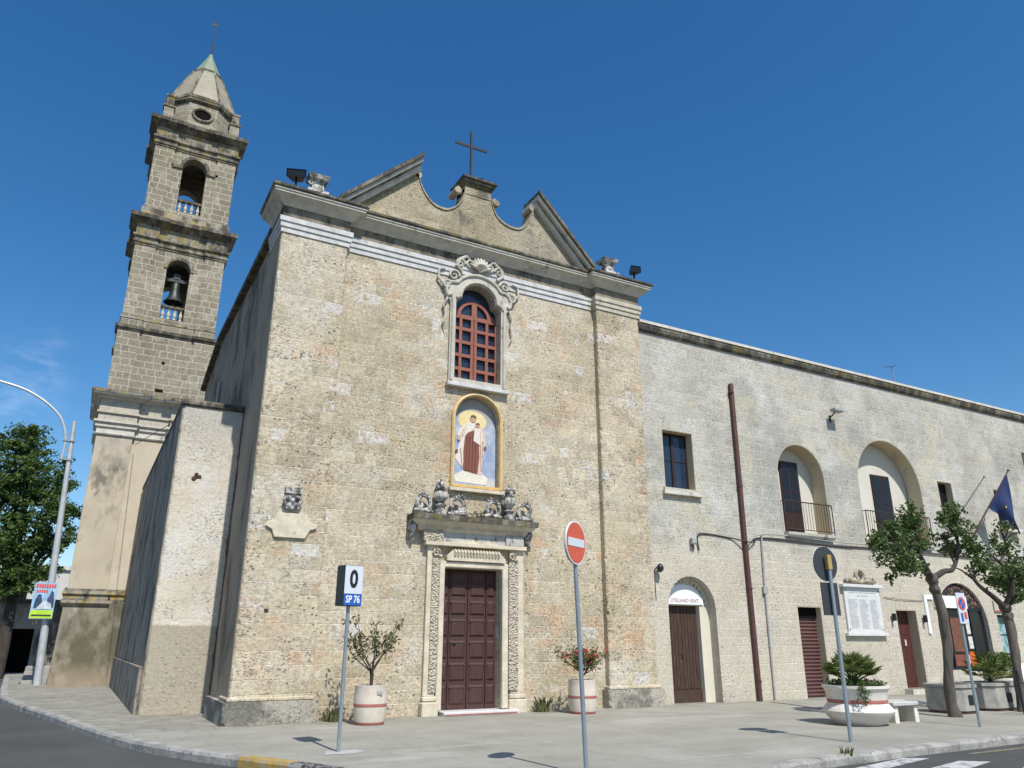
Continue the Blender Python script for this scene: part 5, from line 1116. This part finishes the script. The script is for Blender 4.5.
def leafcloud(mb, c, rad, n, size, sq=(1, 1, 1), asp=2.0, core=.25):
    for _ in range(n):
        d = Vector((random.gauss(0, 1), random.gauss(0, 1), random.gauss(0, 1))).normalized() * rad * (core + (1 - core) * random.random() ** .6)
        p = Vector(c) + Vector((d.x * sq[0], d.y * sq[1], d.z * sq[2])); s = size * random.uniform(.6, 1.3)
        a = Vector((random.gauss(0, 1), random.gauss(0, 1), random.gauss(0, .8))).normalized(); b = a.cross(Vector((random.gauss(0, 1), random.gauss(0, 1), random.gauss(0, 1)))).normalized(); e = a.cross(b) * s * .12
        mb.add([p - a * s * .5 * asp / 2, p + b * s * .28 + e, p + a * s * .5 * asp / 2, p - b * s * .28 + e], [(0, 1, 2, 3)])
def shrub(base, stems, name, label, leafm, n, size, hgt, spread, flower=None, bark='bark_dk', rad=.16):
    g = thing(name, base, label, 'plant'); st = MB(); lf = MB(); fl = MB(); b = Vector(base)
    tips = []
    for k in range(stems):
        a = 6.28 * k / stems + random.uniform(-.4, .4); sp = spread * random.uniform(.3, 1); hh = hgt * random.uniform(.7, 1)
        j = b + Vector((random.uniform(-.04, .04), random.uniform(-.04, .04), hgt * random.uniform(.15, .35)))
        tip = b + Vector((math.cos(a) * sp, math.sin(a) * sp * .55, hh)); mid = (j + tip) / 2 + Vector((math.cos(a) * .06, 0, -.04))
        st.tube([b, j, mid, tip], [.022, .016, .01, .005], 5); tips += [tip, mid, (mid + tip) / 2]
        for q in range(2):
            e = mid + Vector((random.uniform(-.2, .2), random.uniform(-.12, .12), random.uniform(.1, .3))); st.tube([mid, e], [.008, .004], 4); tips.append(e)
    for tp in tips: leafcloud(lf, tp, rad, n, size, asp=2.6, core=.05)
    if flower:
        for tp in tips:
            leafcloud(fl, tp + Vector((0, -.05, .04)), .11, flower, .085, asp=1.3)
    st.build('stems', M[bark], g); lf.build('foliage', M[leafm], g, weld=False)
    if flower: tag(fl.build('flowers', M['flower'], g, weld=False), kind='stuff')
    return g
random.seed(11)
shrub((5.58, 16.15, .68), 9, 'olive_shrub', 'sparse thin olive shrub in the left round pot by the wall', 'leaf_ol', 13, .075, 1.35, .72, rad=.15)
shrub((10.86, 16.2, .66), 12, 'flowering_shrub', 'small bush with red flowers in the right round pot by the wall', 'leaf_cover', 12, .07, .85, .72, flower=4, rad=.13)
# big planter
PX, PY = 14.55, 11.45
g = thing('large_planter', (PX, PY, 0), 'large white bulging concrete planter with a red band and low palm', 'planter')
mb = MB(); mb.lathe([(.46, 0), (.5, .03), (.68, .22), (.7, .27), (.66, .33), (.58, .42)], PX, PY, 0, 40); mb.build('planter_body', M['pot_white'], g, smooth=True)
mb = MB(); mb.lathe([(.585, .42), (.59, .44), (.59, .47), (.585, .49)], PX, PY, 0, 40); mb.build('red_band', M['pot_red'], g, smooth=True)
mb = MB(); mb.lathe([(.58, .49), (.6, .62), (.63, .68), (.66, .71), (.66, .76), (.6, .76), (.56, .7)], PX, PY, 0, 40); mb.build('planter_rim', M['pot_white'], g, smooth=True)
MB().lathe([(0, .68), (.58, .68), (.58, .70), (0, .74)], PX, PY, 0, 24).build('soil', M['soil'], g)
def fan_palm(c, n, R_, name, label, blades=13, dn=.2):
    g = thing(name, c, label, 'plant'); c = Vector(c); lf = MB(); st = MB()
    for k in range(n):
        a = random.uniform(0, 6.28); el = random.uniform(dn, 1.35); d = Vector((math.cos(a) * math.cos(el), math.sin(a) * math.cos(el), math.sin(el))); L = R_ * random.uniform(.45, .62)
        p = c + d * L; st.tube([c, c + d * L * .5 + Vector((0, 0, .02)), p], [.014, .01, .008], 4)
        s = d.cross(Vector((0, 0, 1))).normalized(); u = s.cross(d).normalized()
        for b in range(blades):
            q = (b - (blades - 1) / 2) / (blades - 1) * 2.7; bd = (d * math.cos(q) + s * math.sin(q)).normalized(); bl = R_ * random.uniform(.38, .5); w = bd.cross(u).normalized() * R_ * .022
            t0 = p; t1 = p + bd * bl * .55 + u * .02; t2 = p + bd * bl - Vector((0, 0, bl * .06))
            lf.add([t0 - w * .4, t0 + w * .4, t1 + w, t2, t1 - w], [(0, 1, 2, 3, 4)])
    st.build('stems', M['leaf_palm'], g); lf.build('fronds', M['leaf_palm'], g, weld=False); return g
random.seed(5)
fan_palm((PX, PY + .05, .76), 46, .74, 'fan_palm', 'spiky green fan palm growing in the large white planter', dn=.45)
mb = MB()
for k in range(90):
    a = random.uniform(0, 6.28); r_ = .56 * random.random() ** .5; leafcloud(mb, (PX + r_ * math.cos(a), PY + r_ * math.sin(a), .79), .09, 16, .05)
for k in range(14): leafcloud(mb, (PX - .42 + random.uniform(-.1, .1), PY - .52 + random.uniform(-.05, .05), .78 - k * .025), .08, 16, .05)
tag(mb.build('ground_cover_plant', M['leaf_cover'], weld=False), 'low green creeper spilling over the rim of the large white planter', 'plant')
# bench
g = thing('stone_bench', (15.8, 11.5, 0), 'low pale stone bench between the white planter and the tree', 'bench')
mb = MB(); mb.box(15.3, 16.25, 11.15, 11.8, .33, .41); mb.build('seat', M['conc_pale'], g, bevel=.015)
for xx in (15.36, 16.02): MB().box(xx, xx + .13, 11.2, 11.75, -.02, .329).build('leg', M['pot_white'], g, bevel=.01)
# box planters
def box_planter(x, y, w, d, lab, rot=0):
    g = thing('concrete_planter', (x, y, 0), lab, 'planter', 'concrete box planters by the shop')
    c = .22
    P = [(x - w + c, y - d), (x + w - c, y - d), (x + w, y - d + c), (x + w, y + d - c), (x + w - c, y + d), (x - w + c, y + d), (x - w, y + d - c), (x - w, y - d + c)]
    mb = MB(); mb.prism(P, .06, .58, f=lambda u, v, q: (u, v, q)); mb.build('planter_body', M['conc'], g, bevel=.015)
    mb = MB(); mb.sweep([(-.1, .58), (.03, .58), (.03, .65), (-.1, .65)], P, True); mb.build('rim', M['conc'], g); mb = MB(); mb.prism([(p[0] * .94 + x * .06, p[1] * .94 + y * .06) for p in P], -.02, .06, f=lambda u, v, q: (u, v, q)); mb.build('base', M['rust_pipe'], g)
    mb = MB(); mb.prism([(p[0] * .9 + x * .1, p[1] * .9 + y * .1) for p in P], .5, .61, f=lambda u, v, q: (u, v, q)); mb.build('soil', M['soil'], g)
    MB().box(x - .12, x + .12, y - d - .01, y - d - .002, .2, .42).build('emblem_plate', M['dkiron'], g)
    return g
box_planter(19.0, 12.25, .46, .5, 'grey concrete planter right behind the trunk of the first street tree'); box_planter(20.75, 12.35, .7, .5, 'grey concrete planter with a leafy plant in front of the shop')
random.seed(6)
fan_palm((20.9, 12.35, .66), 22, .8, 'leafy_plant', 'arching green plant in the concrete planter before the shop', blades=9)
# shop side pot, board and rack
g = thing('plant_pot', (24.2, 14.2, 0), 'round white pot at the right of the shop planter', 'plant pot'); MB().lathe([(.25, 0), (.34, .2), (.36, .55), (.42, .62), (.42, .7), (.36, .7), (.34, .6)], 22.9, 13.2, 0, 24).build('pot_body', M['pot_white'], g, smooth=True); g.location = (22.9, 13.2, 0)
for o in bpy.data.objects:
    if o.parent == g: o.matrix_parent_inverse = Matrix.Translation(-Vector(g.location))
random.seed(9); shrub((22.9, 13.2, .6), 9, 'potted_shrub', 'green shrub in the round white pot beside the shop', 'leaf_cover', 20, .09, .7, .5, rad=.2)
g = thing('sandwich_board', (23.4, 13.0, 0), 'white folding sandwich board standing on the pavement by the shop', 'sign board')
for s_ in (-1, 1):
    mb = MB(); mb.add([(23.2, 13 + s_ * .28, 0), (23.85, 13 + s_ * .28, 0), (23.85, 13 + s_ * .03, 1.05), (23.2, 13 + s_ * .03, 1.05), (23.2, 13 + s_ * .31, 0), (23.85, 13 + s_ * .31, 0), (23.85, 13 + s_ * .06, 1.05), (23.2, 13 + s_ * .06, 1.05)], [(0, 1, 2, 3), (4, 5, 6, 7), (0, 1, 5, 4), (1, 2, 6, 5), (2, 3, 7, 6), (3, 0, 4, 7)]); mb.build('board', M['white_p'], g)
g = thing('bollard_rack', (19.9, 10.9, 0), 'pair of thin dark iron posts with a crossbar near the second tree', 'railing'); g.name = 'iron_railing'
for xx in (19.75, 20.25): mb = MB(); mb.tube([(xx, 11.0, -.02), (xx, 11.0, .95)], .025, 8); mb.ball((xx, 11.0, .97), .04, 8); mb.build('post', M['dkiron'], g)
mb = MB(); mb.tube([(19.75, 11.0, .7), (20.25, 11.0, .7)], .015, 6); mb.tube([(19.75, 11.0, .3), (20.25, 11.0, .3)], .015, 6); mb.build('rail', M['dkiron'], g)

# ------------------------------------------------------------------ street trees
def street_tree(base, limbs, clumps, label, seed, trunk_r=.17, leafn=420, fork=None, ls=.11):
    random.seed(seed); g = thing('street_tree', base, label, 'tree', 'pollarded street trees before the hall'); b = Vector(base)
    f = Vector(fork)
    mb = MB(); P = []; rr = []
    for i in range(13):
        q = i / 12; P.append(b.lerp(f, q) + Vector((.07 * math.sin(q * 7 + seed), .05 * math.cos(q * 6), 0))); rr.append(trunk_r * (1.35 - 1.0 * min(q * 5, 1) * .35 - .12 * q) * (1 + .10 * math.sin(q * 23 + seed)))
    P[0] = b + Vector((0, 0, -.05)); rr[0] = trunk_r * 1.5; rr[-1] = trunk_r * 1.05
    mb.tube(P, rr, 12)
    mb.tube([p + Vector((trunk_r * .55 * math.cos(i * .55), -trunk_r * .55 * abs(math.sin(i * .55)), 0)) for i, p in enumerate(P[:-1])], [r_ * .55 for r_ in rr[:-1]], 8)
    mb.ball(P[-1], trunk_r * 1.35, 10, jit=.12); mb.ball(P[-2], trunk_r * 1.2, 10, jit=.15)
    mb.build('trunk', M['bark'], g, smooth=True)
    for L in limbs:
        pts = catmull([tuple(P[-1])] + L, 4); m = len(pts); mb = MB(); mb.tube(pts, [trunk_r * .62 * (1 - .75 * i / (m - 1)) + .012 for i in range(m)], 8)
        for _ in range(5):
            q = Vector(pts[random.randint(m // 2, m - 1)]); e = q + Vector((random.uniform(-.4, .4), random.uniform(-.4, .4), random.uniform(.05, .5))); mb.tube([q, (q + e) / 2 + Vector((0, 0, .05)), e], [.03, .02, .01], 5)
        mb.build('limb', M['bark_dk'], g, smooth=True)
    mb = MB()
    for (c, r_) in clumps:
        k = int(leafn * r_ * r_ * 4)
        for _ in range(max(4, int(22 * r_))):
            d = Vector((random.gauss(0, 1), random.gauss(0, 1), random.gauss(0, 1))).normalized() * r_ * random.uniform(.35, 1.0)
            leafcloud(mb, Vector(c) + Vector((d.x, d.y, d.z * .85)), random.uniform(.12, .26), int(1.5 * k / (22 * r_)), ls, core=.1, asp=1.9)
    mb.build('crown', M['leaf'], g, weld=False)
mb = MB(); mb.tube(catmull([(17.5, 16.6, .003), (17.25, 15.4, .004), (16.6, 14.0, .003), (15.95, 12.8, .004)], 6), .012, 5); tag(mb.build('loose_cable', M['rust_pipe']), 'thin rusty cable lying across the pavement toward the white planter', 'cable')
street_tree((17.9, 11.5, 0), [[(17.4, 11.45, 3.35), (16.9, 11.4, 3.5), (16.6, 11.5, 3.9)], [(18.4, 11.5, 3.25), (18.9, 11.55, 3.35), (19.2, 11.5, 3.9), (19.1, 11.5, 4.4)], [(17.3, 11.3, 3.5), (17.2, 11.4, 4.1)]],
    [((16.35, 11.4, 3.75), .55), ((16.9, 11.5, 4.0), .6), ((17.35, 11.6, 4.1), .5), ((16.5, 11.3, 3.2), .42), ((17.0, 11.7, 3.5), .4), ((17.2, 11.4, 4.5), .3), ((19.0, 11.5, 4.45), .48), ((19.3, 11.6, 3.95), .55), ((19.8, 11.4, 3.75), .42), ((19.0, 11.3, 4.85), .26), ((17.8, 11.7, 3.85), .25)],
    'street tree with twisted trunk and two leafy clumps, left of the shop arch', 3, .11, 430, (18.0, 11.5, 3.05))
street_tree((20.75, 11.55, 0), [[(20.3, 11.5, 2.7), (19.8, 11.5, 2.95), (19.5, 11.5, 3.2)], [(21.2, 11.5, 2.9), (21.4, 11.5, 3.6), (21.3, 11.5, 4.3)], [(20.9, 11.3, 3.1), (20.7, 11.4, 3.6)], [(21.5, 11.6, 2.8), (22.1, 11.6, 3.2)]],
    [((20.2, 11.5, 3.35), .42), ((20.7, 11.4, 3.2), .38), ((21.2, 11.6, 3.4), .5), ((21.3, 11.5, 4.1), .4), ((21.4, 11.5, 4.55), .22), ((21.8, 11.6, 3.2), .5), ((22.3, 11.6, 3.6), .5), ((21.0, 11.4, 2.75), .3), ((20.0, 11.4, 3.75), .22)],
    'street tree with knobbly trunk at the right edge of the picture', 8, .11, 400, (20.85, 11.55, 2.45))

# ------------------------------------------------------------------ far left: lamp, trees, buildings
g = thing('street_lamp', (-.9, 35.9, 0), 'tall grey street lamp with curved arm standing left of the bell tower', 'street lamp')
mb = MB(); mb.tube([(-.9, 35.9, -.05), (-1.13, 35.9, 5), (-1.37, 35.9, 10.4)], [.15, .125, .075], 14); mb.build('post', M['lamp_steel'], g, smooth=True)
mb = MB(); mb.tube(catmull([(-1.58, 35.85, 8.6), (-1.56, 35.85, 9.5), (-1.75, 35.85, 10.2), (-2.1, 35.85, 10.7), (-2.77, 35.85, 11.2), (-3.6, 35.85, 11.55), (-5.2, 35.85, 11.85)], 6), .05, 8); mb.build('arm', M['lamp_steel'], g, smooth=True)
for zz in (8.7, 9.5): MB().box(-1.66, -1.2, 35.78, 35.95, zz, zz + .07).build('clamp', M['galv'], g)
if True: mb = MB(); mb.box(-6.0, -5.1, 35.7, 36.0, 11.78, 11.92); mb.build('lamp_head', M['lamp_steel'], g, bevel=.04)
pb = thing('poster_board', (-1.2, 35.65, 2.4), 'bright blue and green event poster with red heading tied to the street lamp', 'poster')
MB().box(-1.6, -.82, 35.6, 35.63, 2.4, 3.76).build('board', m_simple('poster_sky', (.30, .50, .68), .5, var=.35, sc=4), pb)
MB().box(-1.58, -.84, 35.592, 35.5995, 2.42, 2.72).build('green_strip', m_simple('poster_green', (.45, .68, .03), .5), pb)
MB().box(-1.54, -.88, 35.585, 35.591, 2.5, 2.56).build('green_strip_text', m_simple('poster_dark', (.03, .04, .05), .6), pb)
mr = m_simple('poster_red', (.70, .07, .05), .5)
mb = MB()
for k in range(8): mb.box(-1.54 + k * .085, -1.475 + k * .085, 35.59, 35.5985, 3.56, 3.7)
mb.build('heading', mr, pb); mb = MB()
for k in range(5): mb.box(-1.5 + k * .08, -1.44 + k * .08, 35.59, 35.5985, 3.38, 3.48)
mb.build('heading', mr, pb)
mdk = m_simple('poster_figures', (.035, .06, .12), .6, var=.5, sc=8); mb = MB()
mb.prism([(-1.52, 2.8), (-1.2, 2.78), (-1.1, 3.0), (-1.25, 3.02), (-1.32, 3.3), (-1.42, 3.32), (-1.5, 3.1)], 35.588, 35.598); mb.prism([(-1.08, 2.86), (-.86, 2.8), (-.86, 3.05), (-.92, 3.4), (-1.0, 3.46), (-1.04, 3.28), (-1.1, 3.16)], 35.588, 35.598); mb.build('picture', mdk, pb)
mb = MB(); mb.prism([(-1.44, 2.76), (-.9, 2.76), (-.95, 2.98), (-1.2, 3.08)], 35.584, 35.587); mb.build('picture', m_simple('poster_pale', (.55, .6, .66), .6, var=.4, sc=9), pb)

def big_tree(base, top, cl, label, seed, n=30, trunk=.3, name='broadleaf_tree', size=.17, leafm='leaf_big'):
    random.seed(seed); g = thing(name, base, label, 'tree', 'trees on the left'); b = Vector(base)
    f = b + Vector((.1, 0, 3.4)); mb = MB(); mb.tube([b + Vector((0, 0, -.1)), b + Vector((.08, 0, 1.2)), f], [trunk * 1.25, trunk, trunk * .8], 10); mb.build('trunk', M['bark_dk'], g, smooth=True)
    cr = MB()
    for i, (c, r_) in enumerate(cl):
        c = Vector(c); mb = MB(); mb.tube([f, f.lerp(c, .5) + Vector((0, 0, .3)), c], [trunk * .5, trunk * .25, .04], 6); mb.build('limb', M['bark_dk'], g)
        for _ in range(int(n * r_ * r_)):
            d = Vector((random.gauss(0, 1), random.gauss(0, 1), random.gauss(0, 1))).normalized() * r_ * random.uniform(.3, 1)
            leafcloud(cr, c + Vector((d.x, d.y, d.z * .8)), random.uniform(.25, .6), 46, size, sq=(1, 1, .55), core=.1, asp=2.2)
    cr.build('crown', M[leafm], g, weld=False)
big_tree((-3.0, 46, 0), 0, [((-3.4, 46, 9.8), 2.0), ((-5.0, 46, 8.5), 2.4), ((-2.4, 45.6, 8.0), 1.7), ((-3.6, 46, 6.4), 1.9), ((-1.9, 45.8, 6.2), 1.2), ((-4.2, 46, 11.4), 1.4), ((-3.5, 46, 12.0), .7), ((-1.7, 46, 9.5), .8), ((-1.1, 46, 8.0), .7), ((-1.7, 46, 10.7), .35), ((-5.6, 45, 5.5), 1.6), ((-2.6, 45.6, 4.6), 1.0), ((-.9, 46, 7.0), .55), ((-3.2, 45.5, 4.3), 1.1), ((-4.6, 45.5, 4.2), 1.2), ((-1.6, 45.8, 4.9), .7)], 'large leafy green tree at the left edge beside the street lamp', 21)
big_tree((-7.5, 62, 0), 0, [((-7, 62, 8), 2.6), ((-5, 62, 7), 2.2), ((-3.8, 62, 6), 1.6)], 'second dark green tree far behind the large leafy tree', 22, 9)
t = m_plaster('old_wall', (.30, .27, .22), (.42, .39, .33), stains=(((.07, .065, .06), .8, .46, .6, .85, 4, (1, 1, .35)),))
OB = thing('old_outbuilding', (-4, 50, 0), 'low stained old outbuilding with a dark doorway behind the street lamp', 'building')
mb = MB(); mb.prism([(-9, -.05), (-2.9, -.05), (-2.9, 2.2), (-1.85, 2.2), (-1.85, -.05), (1.0, -.05), (1.0, 3.5), (-9, 3.5)], 49.6, 50.1); mb.build('wall', t, OB); MB().box(-9, 1, 50.4, 55, -.05, 3.4).build('building_body', M['interior'], OB)
MB().box(-9.1, 1.1, 49.45, 55, 3.5, 3.72).build('roof', M['trim_dark'], OB)
WB = thing('distant_house', (-4, 75, 0), 'pale distant house showing above the old outbuilding roof', 'house')
MB().box(-9, 1.5, 75, 84, -.05, 7.2).build('wall', m_plaster('pale_wall', (.5, .48, .44), (.6, .58, .53), bump=.1), WB); MB().box(-9.2, 1.7, 74.8, 84.2, 7.2, 7.5).build('roof', M['trim_grey'], WB)
for k in range(3): MB().box(-4.6 + k * 1.7, -3.8 + k * 1.7, 74.93, 74.99, 4.6, 5.8).build('window', M['glass_dark'], WB)
ST = thing('stone_steps', (-.6, 39, 0), 'short flight of pale stone steps between the street lamp and the tower foot', 'steps')
for k in range(4): MB().box(-1.5, -.62, 37.2 + k * .5, 40.2, -.02 + .15 * k, .13 + .15 * k - .003).build('step', M['conc'], ST, bevel=.01)
